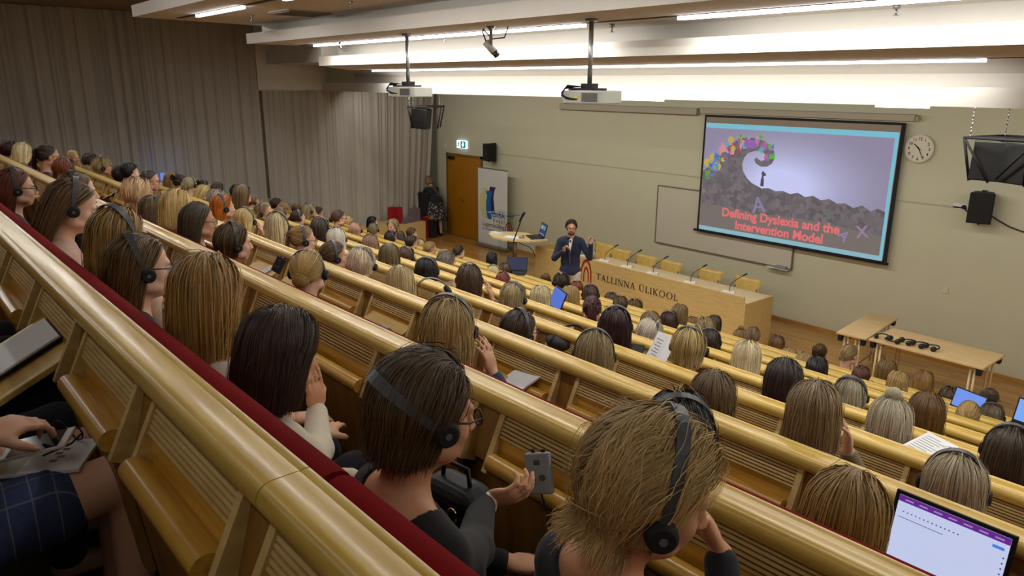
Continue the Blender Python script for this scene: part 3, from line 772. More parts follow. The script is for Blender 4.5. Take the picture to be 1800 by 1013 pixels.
# ------------------------------------------------------------------ lectern table with laptop, acrylic panel, stand
lt = empty('lectern_table', (-11.0, -2.3, 0), 0, 'boat-shaped standing table with pale wood top left of the speaker', 'table')
zt = 1.05
LP = [(858, 410), (866, 417), (882, 420.5), (905, 423), (930, 424), (948, 423), (963, 421), (950, 417), (938, 413), (925, 409), (905, 407.5), (880, 407)]
W = [on_z(x, y, zt) for x, y in LP]
mb = MB(); mb.poly([(p[0], p[1], zt) for p in W], (0, 0, -.03)); wpart(mb, 'table_top', wood('lectern_top', (222, 196, 142), (208, 180, 122), .35, (2, 9, 9), coat=.3), lt)
pc = on_z(906, 428, .98)
lx, ly = pc[0], pc[1]
mb = MB(); mb.tube([(lx, ly, .55), (lx, ly, 1.02)], .035); wpart(mb, 'upper_column', mat('column_brown', (96, 70, 44), .5), lt)
mb = MB(); mb.tube([(lx, ly, .02), (lx, ly, .6)], .055, n=14); wpart(mb, 'lower_column', METAL, lt)
mb = MB(); mb.tube([(lx, ly, 0), (lx, ly, .02)], .28, n=24); wpart(mb, 'base_plate', METAL, lt)

def laptop(name, loc, rz, w, d, open_deg, screen_m, label, parts=None, body=BLACK):
    r = empty(name, loc, rz, label, 'laptop')
    MB().b2((-w / 2, -d / 2, 0), (w / 2, d / 2, .016)).build('keyboard_base', body, r, bevel=.003)
    MB().b2((-w / 2 + .02, -d / 2 + .09, .016), (w / 2 - .02, d / 2 - .02, .018)).build('keyboard', mat('keys_' + str(len(MATS)), (40, 40, 44), .6), r)
    a = R_(open_deg - 90); h = d * .98
    lid = empty('lid', (0, d / 2, .014)); lid.parent = r; lid.rotation_euler = (-a, 0, 0)
    o = MB().b2((-w / 2, -.004, 0), (w / 2, .006, h)).build('lid_frame', body, lid, bevel=.003)
    o = MB().b2((-w / 2 + .012, -.0055, .02), (w / 2 - .012, -.004, h - .012)).build('screen', screen_m, lid)
    if parts: parts(lid, w, h)
    return r
def lect_parts(lid, w, h):
    mb = MB(); mb.b2((-.15, -.0062, .14), (-.01, -.0056, .215)); mb.build('screen_window', emis('lp_win1', (190, 200, 225), .5), lid)
    mb = MB(); mb.b2((.02, -.0062, .14), (.13, -.0056, .22)); mb.build('screen_window', emis('lp_win2', (120, 160, 210), .6), lid)
    mb = MB(); mb.b2((-.15, -.0062, .03), (.15, -.0056, .055)); mb.build('screen_window', emis('lp_win3', (90, 150, 220), .7), lid)
q = on_z(937, 418, zt)
laptop('laptop', (q[0], q[1] + .05, zt), R_(-26), .40, .27, 105, emis('lp_dark', (40, 62, 100), .6), 'open black laptop with blue windows on the lectern table', lect_parts)
pq = on_z(888, 412.5, zt); o = MB().b2((-.17, -.1, 0), (.17, .1, .006)).build('paper_sheets', PAPER); o.location = (pq[0] + .3, pq[1] - .05, zt); o.rotation_euler = (0, 0, .4); tag(o, 'white sheets of paper in the middle of the lectern table', 'paper')
pq = on_z(872, 411, zt); o = MB().b2((-.12, -.07, 0), (.12, .07, .03)).build('name_cards', WHITEP); o.location = (pq[0], pq[1], zt); tag(o, 'white card stack with an orange edge on the left tip of the lectern table', 'cards')
c2 = MB().b2((-.16, -.05, .0), (-.121, .05, .03)).build('orange_edge', mat('orange_card', (230, 140, 50), .7), o)
pq = on_z(914, 417, zt); o = MB().tube([(0, 0, .01), (.05, .03, .03), (.12, .0, .05), (.16, -.04, .02), (.1, -.06, .01), (.02, -.05, .012)], .008, n=6).build('adapter_cable', BLACKM); o.location = (pq[0], pq[1], zt); tag(o, 'black adapter cable coiled beside the laptop on the lectern table', 'cable')
c0 = on_z(910, 426, 1.0)
pts = [on_y(x, y, -1.9) for x, y in [(909, 424), (918, 430), (930, 434), (937, 441), (941, 452)]]
o = MB().tube([tuple(p) for p in pts], .007, n=6).build('power_cable', BLACKM); tag(o, 'black power cable hanging from the lectern table to the stage desk', 'cable')
# acrylic speaker's stand
ac = empty('acrylic_stand', (-12.0, -1.6, 0), 0, 'clear acrylic speaker stand with red emblem behind the lectern table', 'acrylic stand')
a0, a1 = on_y(877, 372, -1.5), on_y(903, 372, -1.5); 
wpart(MB().b2((a0[0], -1.51, .02), (a1[0], -1.5, a0[2])), 'clear_panel', GLASS, ac)
wpart(MB().b2((a0[0] - .1, -1.75, a0[2]), (a1[0] + .15, -1.35, a0[2] + .01)), 'top_shelf', GLASS, ac)
wpart(MB().b2((a0[0] - .05, -1.7, 0), (a1[0] + .05, -1.3, .02)), 'foot_plate', GLASS, ac)
e0, e1 = on_y(894, 410, -1.52), on_y(894, 391, -1.52); emblem(e0[0], e0[2], e1[2] - e0[2], -1.512, .24, ac)
# microphone on a stand
ms = empty('microphone_stand', (-12, -2, 0), 0, 'black microphone on a tall boom stand in front of the lectern table', 'microphone')
s0 = on_z(902, 492, 0.0); Ys = -2.75
b0 = on_y(902, 426, Ys); b1 = on_y(910, 395, Ys); b2_ = on_y(919, 379, Ys)
ms.location = (b0[0], Ys, 0)
wpart(MB().tube([(b0[0], Ys, .02), (b0[0], Ys, b0[2])], .013), 'pole', BLACKM, ms)
wpart(MB().tube([tuple(b0), tuple(b2_)], .011), 'boom', BLACKM, ms)
dd = (Vector(b2_) - Vector(b1)).normalized()
wpart(MB().tube([tuple(Vector(b2_) - dd * .16), tuple(Vector(b2_)), tuple(Vector(b2_) + dd * .07)], [.014, .022, .028], n=10), 'microphone_head', BLACKM, ms)
mb = MB()
for q in range(3):
    a = q * 2 * PI / 3 + .5; mb.tube([(b0[0], Ys, .12), (b0[0] + .28 * math.cos(a), Ys + .28 * math.sin(a), .01)], .011)
wpart(mb, 'tripod_legs', BLACKM, ms)

# ------------------------------------------------------------------ side tables and headphones
def folding_table(c, w, d, label, rz=0):
    t = empty('folding_table', (c[0], c[1], 0), rz, label, 'table', 'folding side tables')
    MB().b2((-w / 2, -d / 2, .705), (w / 2, d / 2, .73)).build('table_top', TABW, t, bevel=.003)
    for sx in (-1, 1):
        for sy in (-1, 1):
            mb = MB(); x, y = sx * (w / 2 - .1), sy * (d / 2 - .06)
            mb.tube([(x, y, .0), (x, y, .705)], .014); mb.tube([(x - sx * .05, y, .0), (x - sx * .05, y, .66)], .014); mb.build('leg', WOODE if False else mat('leg_beige', (206, 184, 140), .5) if 'leg_beige' not in MATS else MATS['leg_beige'], t)
            MB().prism([(-.035, .0), (.035, .0), (.05, .09), (-.05, .09)], -.025, .025).build('corner_block', BLACKM, t).location = (sx * (w / 2 - .05), sy * (d / 2 - .05), .615)
    mb = MB()
    for sx in (-1, 1):
        x = sx * (w / 2 - .125); mb.tube([(x, -d / 2 + .06, .12), (x, d / 2 - .06, .12)], .012); mb.tube([(x, -d / 2 + .06, .62), (x, d / 2 - .06, .62)], .012)
        mb.tube([(x, 0, .62), (x - sx * .3, 0, .69)], .01)
    mb.build('frame_bars', METAL, t)
    return t
A = [on_z(*p, .73) for p in [(1471, 584), (1521, 597), (1578, 558), (1531, 549)]]
folding_table(((A[0][0] + A[1][0] + A[2][0] + A[3][0]) / 4, -1.37), .40, 1.32, 'narrow folding table pushed end-on against the wider side table', R_(6.5))
B = [on_z(*p, .73) for p in [(1523, 597.5), (1729, 648), (1755, 620.5)]]
folding_table(((B[0][0] + B[1][0]) / 2 - .0, B[1][1] + .37), B[1][0] - B[0][0], .75, 'wider folding table at the right wall with black headphones on it', 0)
def headphones():
    r = empty('headphones', (0, 0, 0))
    pts = [(.085 * math.cos(a), .02 + .095 * math.sin(a), .03 + .015 * math.sin(a)) for a in np.linspace(0, PI, 13)]
    MB().tube(pts, .009, n=6).build('headband', BLACK, r)
    for s in (-1, 1):
        MB().ellip((s * .075, .0, .035), (.03, .042, .036), nu=12, nv=8).build('ear_cup', BLACK, r)
    return r
hp = headphones()
HP = [((1551, 595), .3, 'leftmost of the five'), ((1571, 600), 2.6, 'second of the five, lying flat'), ((1591, 603), -.6, 'middle one of the five'), ((1612, 608), -.5, 'fourth of the five'), ((1634, 613), -.6, 'rightmost of the five')]
for i, (p, rz, lb) in enumerate(HP):
    q = on_z(*p, .745); o = hp if i == 0 else dup(hp); o.location = (q[0], q[1], .73); o.rotation_euler = (0, 0, rz)
    tag(o, 'black headphones on the wider side table, ' + lb, 'headphones', 'headphones on the side table')

# ------------------------------------------------------------------ box by the curtain with gift bags
bx = empty('wooden_box', (-16.4, -2.0, 0), 0, 'low beech box bench below the curtain with gift bags on top', 'box')
k0, k1 = on_x(748, 386, -16.1), on_x(748, 416, -16.1)
MB().b2((-.45, -1.0, 0), (.3, k0[1] + 2.0, .53)).build('cabinet', DESKW, bx, bevel=.005)
bgt = .53
def bag(px, py, X, w, d, h, m, label):
    p = on_x(px, py, X); b = empty('gift_bag', (X, p[1], bgt), .2, label, 'gift bag', 'gift bags on the box bench')
    mb = MB(); mb.prism([(-w / 2, 0), (w / 2, 0), (w / 2 - .01, h), (-w / 2 + .01, h)], -d / 2, d / 2); mb.build('bag', m, b)
    mb = MB(); mb.tube([(0, -.05, h), (0, -.04, h + .07), (0, .04, h + .07), (0, .05, h)], .005, n=6); mb.build('handle', m, b)
REDB = mat('red_bag', (150, 24, 26), .5); PAT = noisy('patterned_bag', (60, 40, 52), (150, 130, 140), .7, 30)
bag(690, 392, -16.35, .2, .14, .42, REDB, 'tall red gift bag at the left on the box bench'); bag(701, 392, -16.25, .18, .14, .42, REDB, 'tall red gift bag right behind the blonde woman on the box bench')
bag(716, 392, -16.2, .34, .16, .14, PAT, 'low dark patterned gift package in the middle of the box bench'); bag(729, 392, -16.3, .28, .16, .34, PAT, 'dark patterned gift bag at the right end of the box bench')
p = on_z(750, 417, .0)
def flbag(px, py, w, h, m, label, z=0):
    p = on_z(px, py, 0); b = MB(); b.prism([(-w / 2, 0), (w / 2, 0), (w / 2 - .02, h), (-w / 2 + .02, h)], -.1, .1, axis='y'); o = b.build('floor_bag', m, None, bevel=.01); o.location = (p[0], p[1], 0); tag(o, label, 'bag', 'bags on the floor by the door')
flbag(750, 417, .2, .55, REDB, 'tall red paper bag on the floor at the end of the box bench')
flbag(757, 416.5, .36, .5, BLACKM, 'black and orange bag on the floor behind the bending woman')
o = MB().b2((-.12, -.08, .5), (.14, .08, .56)).build('orange_cloth', mat('orange_cloth', (220, 120, 30), .8)); p = on_z(757, 416.5, 0); o.location = (p[0], p[1], 0); tag(o, 'orange cloth on top of the black floor bag', 'cloth')
tb = empty('dark_trolley', tuple(on_z(752, 412, 0)), 0, 'dark cloth-covered trolley in the corner under the curtain edge', 'trolley')
MB().b2((-.3, -.2, 0), (.25, .25, 1.15)).build('cover', mat('dark_cover', (32, 30, 32), .9), tb, bevel=.02)

# ------------------------------------------------------------------ ceiling hardware
def pole_projector(px, ptop, pbot, label, sc):
    top = on_z(px, ptop, ZC + .55); X, Y = top[0], top[1]
    bot = on_y(px - 2, pbot, Y)
    r = empty('ceiling_projector', (X, Y, bot[2]), R_(10), label, 'projector', 'ceiling projectors')
    H = top[2] - bot[2]
    MB().tube([(0, 0, .0), (0, 0, H)], .022, n=10).build('pole', METAL, r)
    MB().tube([(0, 0, H - .02), (0, 0, H)], .06, n=14).build('ceiling_flange', METAL, r)
    w, d, h = .43 * sc, .32 * sc, .115 * sc
    mb = MB(); mb.prism([(-w / 2, -d / 2), (w / 2 - .03, -d / 2), (w / 2, -d / 2 + .03), (w / 2, d / 2), (-w / 2, d / 2)], -h, 0, axis='z'); mb.build('housing', mat('projector_grey_%d' % px, (172, 174, 166), .5), r, bevel=.012).location = (.03, 0, -.03)
    mb = MB()
    for i in range(16): mb.b2((.03 + i * .0105 * sc, -d / 2 - .004, -.03 - h + .02), (.036 + i * .0105 * sc, -d / 2 + .001, -.05))
    mb.build('vent_grille', mat('grille_grey_%d' % px, (96, 98, 92), .7), r)
    mb = MB(); mb.b2((-.05, -d / 2 - .003, -.1), (-.01, -d / 2, -.078)); mb.build('warning_label', mat('label_yellow_%d' % px, (206, 190, 50), .6), r)
    mb = MB(); mb.b2((-.16, -.1, -.03), (.12, .1, -.01)); mb.b2((-.06, -.05, -.01), (.06, .05, .03)); mb.build('ceiling_mount', DARKM, r)
    mb = MB()
    for i in range(4): mb.tube([(-.04 - .02 * i, -d / 2 + .1, .0), (-.12 - .01 * i, -d / 2 - .01, .015 - .01 * i), (-.17, -d / 2 - .03, -.05 - .01 * i), (-.13 + .02 * i, -d / 2 - .015, -.1), (-.08 + .02 * i, -d / 2, -.105)], .006, n=6)
    mb.build('cables', BLACKM, r)
    mb = MB(); mb.tube([(.12, d / 2, -.09), (.12, d / 2 + .03, -.09)], .035, n=16); mb.build('lens', BLACK, r)
    return r
pole_projector(715, 60, 148, 'ceiling projector on a long pole, the left one above the hanging loudspeakers', 1.0)
pole_projector(1040, 34, 153, 'ceiling projector on a long pole, the right one aimed at the screen', 1.0)
cm = on_z(863, 47, ZC + .55)
c = empty('ceiling_camera', (cm[0], cm[1], ZC + .555), R_(20), 'small grey video camera hanging from the ceiling between two projectors', 'camera')
mb = MB(); mb.tube([(0, 0, 0), (0, 0, -.01)], .05, n=14); mb.tube([(0, 0, -.01), (0, 0, -.04), (0, 0, -.2)], [.04, .018, .015]); mb.build('mount', METAL, c)
mb = MB(); mb.tube([(-.06, 0, -.15), (.03, .02, -.25)], .038, n=10); mb.build('body', mat('camera_grey', (150, 148, 140), .5), c)
mb = MB(); mb.tube([(.03, .02, -.25), (.06, .025, -.285)], .032, n=12); mb.build('lens', BLACK, c)
mb = MB(); mb.tube([(-.06, 0, -.14), (-.1, 0, -.05), (-.09, 0, -.02)], .007, n=6); mb.tube([(-.09, 0, -.03), (0, .03, -.12), (.14, .03, -.11), (.2, 0, -.01)], .007, n=6); mb.build('cable', BLACKM, c)

def cluster(px, py, pyb, label, rz, w=.72):
    p = on_y(px, py, -2.4); h = .46
    r = empty('hanging_loudspeakers', (p[0], -2.4, p[2]), rz, label, 'loudspeakers', 'hanging loudspeaker clusters')
    mb = MB()
    q = w / 2
    for a, b2 in [((-q, -q), (q, -q)), ((q, -q), (q, q)), ((q, q), (-q, q)), ((-q, q), (-q, -q)), ((0, -q), (0, q)), ((-q, 0), (q, 0)), ((-q, -q * .5), (q, -q * .5))]:
        mb.tube([(a[0], a[1], 0), (b2[0], b2[1], 0)], .016, n=6)
    for sx in (-1, 1):
        for sy in (-1, 1):
            mb.tube([(sx * q, sy * q, 0), (sx * q * .8, sy * q * .75, -h)], .015, n=6); 
    mb.tube([(q, -q, 0), (0, -q * .8, -h * .9)], .013, n=6); mb.tube([(-q, -q, 0), (-q * .2, -q * .8, -h)], .013, n=6)
    mb.build('frame', BLACKM, r)
    for sx in (-1, 1):
        mb = MB(); mb.prism([(-.17, -.2), (.17, -.2), (.13, .14), (-.13, .14)], -.47, -.05, 0, False, 'z')
        o = mb.build('loudspeaker', BLACK, r, bevel=.012); o.location = (sx * .175, -.04, 0); o.rotation_euler = (R_(-6), 0, R_(-14 * sx))
    mb = MB()
    for sx in (-1, 1):
        for sy in (-1, 1):
            L = .75
            for i in range(18):
                z = i * L / 18; mb.tube([(sx * q * .9, sy * q * .9, z), (sx * q * .9 + (.008 if i % 2 else 0), sy * q * .9 + (0 if i % 2 else .008), z + L / 18)], .006, n=5)
    mb.build('chains', METAL, r)
cluster(749, 187, 228, 'black loudspeaker cluster in a hanging frame above the door side', R_(-40))
cluster(1790, 244, 322, 'black loudspeaker cluster hanging on chains at the right edge', R_(-12))
# two slim strip lamps along the front of the lowest raft
for px0, px1, py, lb in [(1540, 1632, 190.5, 'slim strip lamp under the lowest ceiling raft above the screen'), (1095, 1165, 178, 'slim strip lamp under the lowest ceiling raft right of the projectors')]:
    a, b2 = on_y(px0, py, YC + 8.6), on_y(px1, py, YC + 8.6)
    o = MB().b2((a[0], YC + 8.57, ZC - .225), (b2[0], YC + 8.63, ZC - .196)).build('strip_lamp', TUBEF); tag(o, lb, 'ceiling light', 'strip lamps')
# ------------------------------------------------------------------ the people in the benches
# px, top of head y, head height in px, row (0 = from size and height), turn, hair style, hair colour, flags, clothing colour, words
BL = (200, 174, 116); LBL = (222, 204, 156); DBL = (150, 120, 72); BR = (92, 68, 44); DBR = (54, 38, 28); BK = (24, 21, 22); RD = (112, 50, 34); GR = (150, 144, 128); WH_ = (206, 202, 188); LBR = (128, 98, 62); PK = (190, 150, 134); MAR = (62, 24, 28); OR = (186, 104, 30); ASH = (150, 136, 104)
# flags: h headset, g glasses, f face shown, c hand at chin, d looking down, n dense hair
PEOPLE = [
 (12, 243, 25, 0, 10, 'short', MAR, '', (30, 26, 32), 'short dark maroon hair at the left edge'),
 (36, 245, 34, 0, 0, 'bob', LBL, '', (40, 60, 120), 'pale blonde bob and blue top'),
 (80, 252, 43, 0, 0, 'pony', DBR, 'gf', (60, 44, 44), 'long dark brown ponytail and glasses in profile'),
 (126, 260, 22, 0, 55, 'bob', BL, 'f', (70, 60, 60), 'blonde fringe turned towards the camera'),
 (156, 267, 22, 0, 0, 'short', DBR, '', (50, 44, 40), 'short dark hair against the curtain'),
 (110, 272, 25, 0, 0, 'bobshort', (120, 62, 28), 'h', (40, 30, 28), 'auburn bob and thin headset'),
 (137, 280, 32, 0, 0, 'bob', DBL, 'f', (70, 54, 40), 'dark blonde bob in profile'),
 (128, 291, 66, 1, 4, 'mid', (112, 86, 56), 'hfnL', (34, 28, 30), 'light brown hair, black headset and raised chin'),
 (103, 302, 82, 1, 4, 'long', (100, 74, 46), 'hfdn', (188, 156, 140), 'very long brown hair and pink jumper'),
 (18, 284, 74, 1, 4, 'mid', (104, 54, 36), 'hgfn', (28, 28, 26), 'auburn hair, glasses and black headset at the left edge'),
 (178, 274, 30, 0, 8, 'curly', (170, 146, 98), 'hf', (60, 50, 44), 'curly blonde hair and black headset'),
 (158, 280, 24, 0, 0, 'curly', (190, 168, 116), '', (70, 60, 50), 'loose blonde curls by the curtain'),
 (211, 287, 29, 0, 0, 'short', DBR, 'f', (40, 34, 32), 'short dark brown hair'),
 (225, 284, 18, 0, 0, 'crop', BK, 'f', (40, 36, 36), 'cropped black hair'),
 (232, 291, 24, 0, 0, 'bun', (120, 84, 46), '', (60, 52, 48), 'light brown hair in a bun'),
 (260, 297, 38, 0, 25, 'lowbun', (76, 60, 46), 'hgfc', (50, 44, 44), 'dark tied hair, thick black glasses and a hand at the mouth'),
 (238, 306, 50, 2, 0, 'short', (214, 182, 140), 'f', (52, 36, 40), 'short pinkish blonde crop and dark nape'),
 (265, 335, 52, 2, 0, 'bob', (104, 84, 58), 'n', (120, 104, 90), 'ash brown bob'),
 (306, 325, 60, 2, 0, 'bob', (206, 178, 116), 'n', (168, 150, 172), 'straight light blonde bob and lilac shirt'),
 (343, 347, 76, 2, 2, 'mid', (80, 68, 54), 'gfn', (120, 44, 50), 'greying brown hair with a small clip and black glasses'),
 (388, 336, 48, 3, 0, 'bob', OR, 'hf', (60, 44, 40), 'bright orange hair and black headset'),
 (352, 320, 32, 0, 12, 'bob', BL, 'fd', (60, 54, 50), 'blonde bob bending forward'),
 (332, 308, 30, 0, 0, 'lowbun', ASH, 'h', (90, 84, 76), 'ash blonde tied hair and black headset'),
 (357, 313, 24, 0, 0, 'bun', DBR, 'hgf', (50, 44, 44), 'dark bun, headset and glasses'),
 (299, 298, 24, 0, 0, 'bob', DBL, '', (70, 64, 56), 'dark blonde bob beside the blue window gap'),
 (315, 303, 22, 0, 0, 'bun', DBR, 'f', (60, 52, 48), 'dark hair knotted at the back with a clip'),
 (382, 317, 28, 0, 0, 'mid', (74, 46, 30), '', (52, 46, 44), 'chestnut hair against the curtain'),
 (379, 330, 20, 0, 0, 'curly', GR, '', (66, 62, 60), 'short grey curls'),
 (424, 321, 32, 0, 0, 'long', (116, 90, 56), '', (70, 62, 56), 'long straight light brown hair by the curtain'),
 (412, 331, 32, 0, 4, 'bob', (196, 172, 116), 'f', (196, 50, 140), 'blonde straight fringe and magenta scarf'),
 (428, 358, 40, 0, 4, 'bob', BL, 'hc', (60, 56, 54), 'blonde hair, headset and a raised hand at the ear'),
 (405, 382, 62, 2, 6, 'bobshort', (84, 62, 36), 'hfn', (64, 52, 46), 'short brown bob, fringe and black headset'),
 (442, 338, 28, 0, 0, 'bun', (130, 92, 44), 'hf', (60, 54, 48), 'ginger brown hair gathered up'),
 (414, 323, 20, 0, 0, 'crop', BK, '', (40, 38, 40), 'small dark head beside the long brown hair'),
 (198, 347, 62, 1, 6, 'mid', (152, 120, 66), 'hn', (180, 150, 132), 'golden blonde layered hair and headset'),
 (235, 393, 108, 1, 4, 'mid', (100, 76, 40), 'hgfn', (20, 32, 42), 'brown bob, silver glasses, black headset and dark teal top'),
 (360, 421, 132, 1, 0, 'long', (158, 120, 62), 'n', (190, 172, 160), 'long golden hair down the back and pale blouse'),
 (462, 350, 34, 0, 42, 'bob', (150, 128, 88), 'hf', (22, 22, 24), 'ash blonde bob, black top, turned to look right'),
 (484, 346, 18, 0, 0, 'crop', DBR, 'f', (40, 38, 38), 'short dark hair at the back by the curtain'),
 (501, 352, 24, 0, 0, 'bob', DBL, '', (66, 60, 54), 'sandy bob by the curtain'),
 (493, 360, 22, 0, 6, 'short', LBR, 'f', (60, 56, 52), 'short light brown hair, half hidden'),
 (522, 354, 26, 0, 0, 'bun', BR, '', (60, 50, 46), 'brown hair held up with a black clip'),
 (542, 354, 28, 0, 12, 'bob', (150, 130, 92), 'hgfc', (54, 52, 52), 'dark blonde hair, glasses and headset, hand near the face'),
 (558, 362, 20, 0, 14, 'crop', DBR, 'gf', (46, 44, 44), 'short dark hair and glasses in front of the curtain'),
 (522, 366, 34, 0, 6, 'lowbun', DBR, 'hf', (60, 50, 46), 'dark hair in a bun and a headset with round ear pads'),
 (487, 367, 48, 0, 0, 'long', (204, 186, 140), 'h', (180, 184, 184), 'long pale blonde hair and thin striped top'),
 (529, 391, 48, 0, 8, 'pony', (152, 124, 76), 'hgf', (120, 96, 80), 'blonde ponytail, round glasses and black headset'),
 (561, 376, 42, 0, 4, 'long', (60, 46, 36), 'hc', (150, 146, 130), 'long dark hair, headset and a hand at the ear'),
 (594, 368, 32, 0, 8, 'lowbun', (80, 54, 34), 'gf', (150, 26, 40), 'brown tied-back hair, glasses and red top'),
 (611, 377, 20, 0, 10, 'short', BL, 'gf', (80, 70, 64), 'short fair hair and glasses, small behind the red top'),
 (592, 394, 44, 0, 0, 'bob', WH_, 'hn', (34, 36, 52), 'snow white bob and black headset'),
 (625, 387, 31, 0, 4, 'bobshort', (182, 142, 118), 'h', (110, 96, 90), 'pinkish bob with black headset'),
 (652, 407, 37, 0, 0, 'bob', (150, 116, 92), 'h', (150, 150, 150), 'rose brown bob with black headset'),
 (636, 428, 60, 3, 0, 'short', (208, 190, 164), 'hn', (150, 70, 60), 'short pale platinum hair and headset'),
 (583, 418, 54, 3, 8, 'lowbun', (92, 70, 46), 'hfn', (120, 100, 84), 'smooth brown hair, headset and pale profile'),
 (542, 431, 86, 2, 4, 'lowbun', (166, 138, 80), 'hn', (50, 46, 48), 'blonde hair in a claw clip and black headset'),
 (657, 390, 27, 0, 0, 'lowbun', (112, 100, 66), 'h', (80, 76, 66), 'olive blonde hair in a twist'),
 (654, 378, 18, 0, 20, 'bob', BK, 'f', (40, 40, 42), 'black fringe by the red bags'),
 (690, 383, 23, 0, 150, 'bob', (190, 168, 122), 'f', (60, 50, 48), 'blonde bob looking back at the camera'),
 (723, 399, 17, 0, 20, 'crop', (98, 72, 50), 'f', (60, 56, 54), 'short brown hair, a man in profile by the box'),
 (686, 402, 24, 0, 0, 'bob', (52, 36, 34), 'hf', (50, 46, 46), 'dark brown bob and thin headset'),
 (704, 404, 21, 0, 0, 'short', BR, 'h', (60, 56, 52), 'brown short hair and headset'),
 (722, 411, 29, 0, 4, 'crop', (62, 48, 32), 'gf', (60, 58, 54), 'short dark brown crop and glasses'),
 (740, 417, 18, 0, 0, 'bobshort', BL, 'h', (70, 64, 60), 'small blonde bob and headset'),
 (686, 420, 44, 0, 0, 'long', (112, 96, 58), '', (90, 84, 76), 'long highlighted brown hair with a grey tie'),
 (713, 428, 35, 0, 4, 'bob', (86, 58, 34), 'hg', (80, 70, 60), 'chestnut bob, headset and glasses'),
 (755, 421, 29, 0, 8, 'sleek', (156, 126, 74), 'f', (80, 62, 58), 'smooth dark blonde hair tied back'),
 (806, 429, 26, 0, 6, 'lowbun', DBR, 'f', (84, 40, 120), 'dark knot of hair and purple top'),
 (784, 440, 35, 0, 6, 'curly', (110, 104, 94), 'gf', (90, 86, 80), 'grey curls and dark glasses'),
 (781, 433, 28, 0, 4, 'bob', (156, 136, 90), 'g', (90, 84, 70), 'dark blonde bob behind the grey curls'),
 (752, 445, 52, 0, 0, 'bob', BK, 'hn', (40, 38, 40), 'glossy black bob and headset'),
 (706, 456, 62, 3, 0, 'long', (190, 170, 122), 'n', (110, 100, 86), 'long pale blonde straight hair'),
 (828, 457, 52, 0, 2, 'long', (74, 54, 36), 'hcn', (96, 84, 70), 'long dark brown hair, headset, pen in raised hand'),
 (799, 486, 44, 0, 10, 'bob', (186, 162, 108), 'd', (90, 76, 70), 'pale blonde hair, looking down at a headset'),
 (792, 509, 84, 2, 2, 'wavy', (164, 138, 88), 'hnc', (40, 66, 92), 'wavy blonde hair, headset and blue sleeve'),
 (866, 440, 26, 0, 0, 'mid', BK, '', (40, 40, 44), 'long black hair in the lowest row'),
 (869, 461, 29, 0, 0, 'bob', (206, 186, 132), 'h', (80, 70, 60), 'pale blonde braids and headset'),
 (889, 459, 23, 0, 0, 'short', BR, 'h', (70, 60, 54), 'short brown hair and headset in the lower middle'),
 (902, 461, 22, 0, 0, 'crop', (110, 100, 80), 'h', (60, 60, 60), 'grey cropped hair and headset by the microphone stand'),
 (886, 475, 36, 0, 0, 'lowbun', (110, 36, 26), 'h', (90, 40, 40), 'copper red hair tied at the nape'),
 (902, 488, 54, 0, 0, 'bob', (160, 144, 104), 'hgn', (110, 96, 80), 'ash blonde bob, headset and dark glasses'),
 (953, 495, 44, 0, 0, 'bob', (186, 172, 130), '', (90, 90, 84), 'pale blonde bob with green tips beside the laptop'),
 (961, 477, 28, 0, 0, 'bun', (112, 82, 44), 'h', (80, 64, 54), 'brown upswept hair and headset'),
 (987, 479, 30, 0, 0, 'curly', DBR, 'h', (70, 60, 56), 'dark curls and headset'),
 (1016, 491, 26, 0, 0, 'short', (122, 58, 36), '', (80, 60, 54), 'short red hair in front of the stage desk'),
 (1006, 496, 42, 0, 0, 'mid', (158, 128, 76), '', (120, 116, 104), 'straight golden blonde hair'),
 (1041, 496, 36, 0, 0, 'mid', (76, 54, 38), 'h', (80, 66, 54), 'brown hair and headset below the emblem'),
 (1045, 516, 48, 0, 0, 'pony', (70, 34, 36), '', (80, 84, 96), 'dark red ponytail'),
 (1088, 531, 62, 0, 0, 'mid', (50, 24, 26), 'hn', (60, 40, 40), 'dark burgundy hair and wide headset'),
 (1076, 511, 24, 0, 0, 'short', (80, 62, 42), 'h', (70, 60, 50), 'short brown hair and headset below the lettering'),
 (1093, 517, 21, 0, 0, 'short', (84, 64, 40), '', (70, 60, 50), 'small brown head below the lettering'),
 (1116, 524, 28, 0, 0, 'curly', (100, 74, 40), '', (76, 64, 50), 'brown curly hair below the lettering'),
 (912, 534, 64, 3, 6, 'bob', (68, 52, 38), 'hgfn', (70, 56, 48), 'dark brown bob, fringe, glasses and headset'),
 (1052, 570, 76, 0, 0, 'long', (140, 122, 82), 'hn', (110, 100, 84), 'long ash blonde hair and wide headset'),
 (1138, 554, 46, 0, 8, 'bobshort', (196, 188, 170), 'hfdn', (80, 80, 88), 'white hair, headset, bending over a sheet'),
 (1148, 541, 42, 0, 0, 'mid', (136, 110, 66), '', (90, 80, 66), 'dark blonde hair behind the white head'),
 (1177, 541, 38, 0, 0, 'bob', (64, 46, 34), 'h', (70, 60, 56), 'dark brown bob and headset at the desk lettering'),
 (1196, 530, 36, 0, 0, 'mid', (124, 102, 60), '', (90, 80, 66), 'light brown hair below the last letters'),
 (1218, 552, 26, 0, 0, 'bob', (130, 94, 46), '', (90, 80, 66), 'ginger brown bob in the front rows'),
 (1241, 555, 38, 0, 0, 'curly', (150, 132, 92), '', (100, 90, 76), 'frizzy dark blonde hair'),
 (1257, 549, 34, 0, 0, 'long', (66, 52, 36), '', (70, 60, 56), 'long dark hair near the desk corner'),
 (1214, 567, 66, 0, 0, 'bobshort', (174, 152, 100), 'hn', (50, 52, 58), 'short blonde layered hair and wide black headset'),
 (1249, 570, 54, 0, 0, 'bob', (54, 40, 32), 'h', (70, 56, 52), 'dark bob and headset beside the blonde layers'),
 (1303, 573, 26, 0, 0, 'topknot', (130, 104, 56), '', (70, 60, 56), 'curly top bun with a black band at the desk corner'),
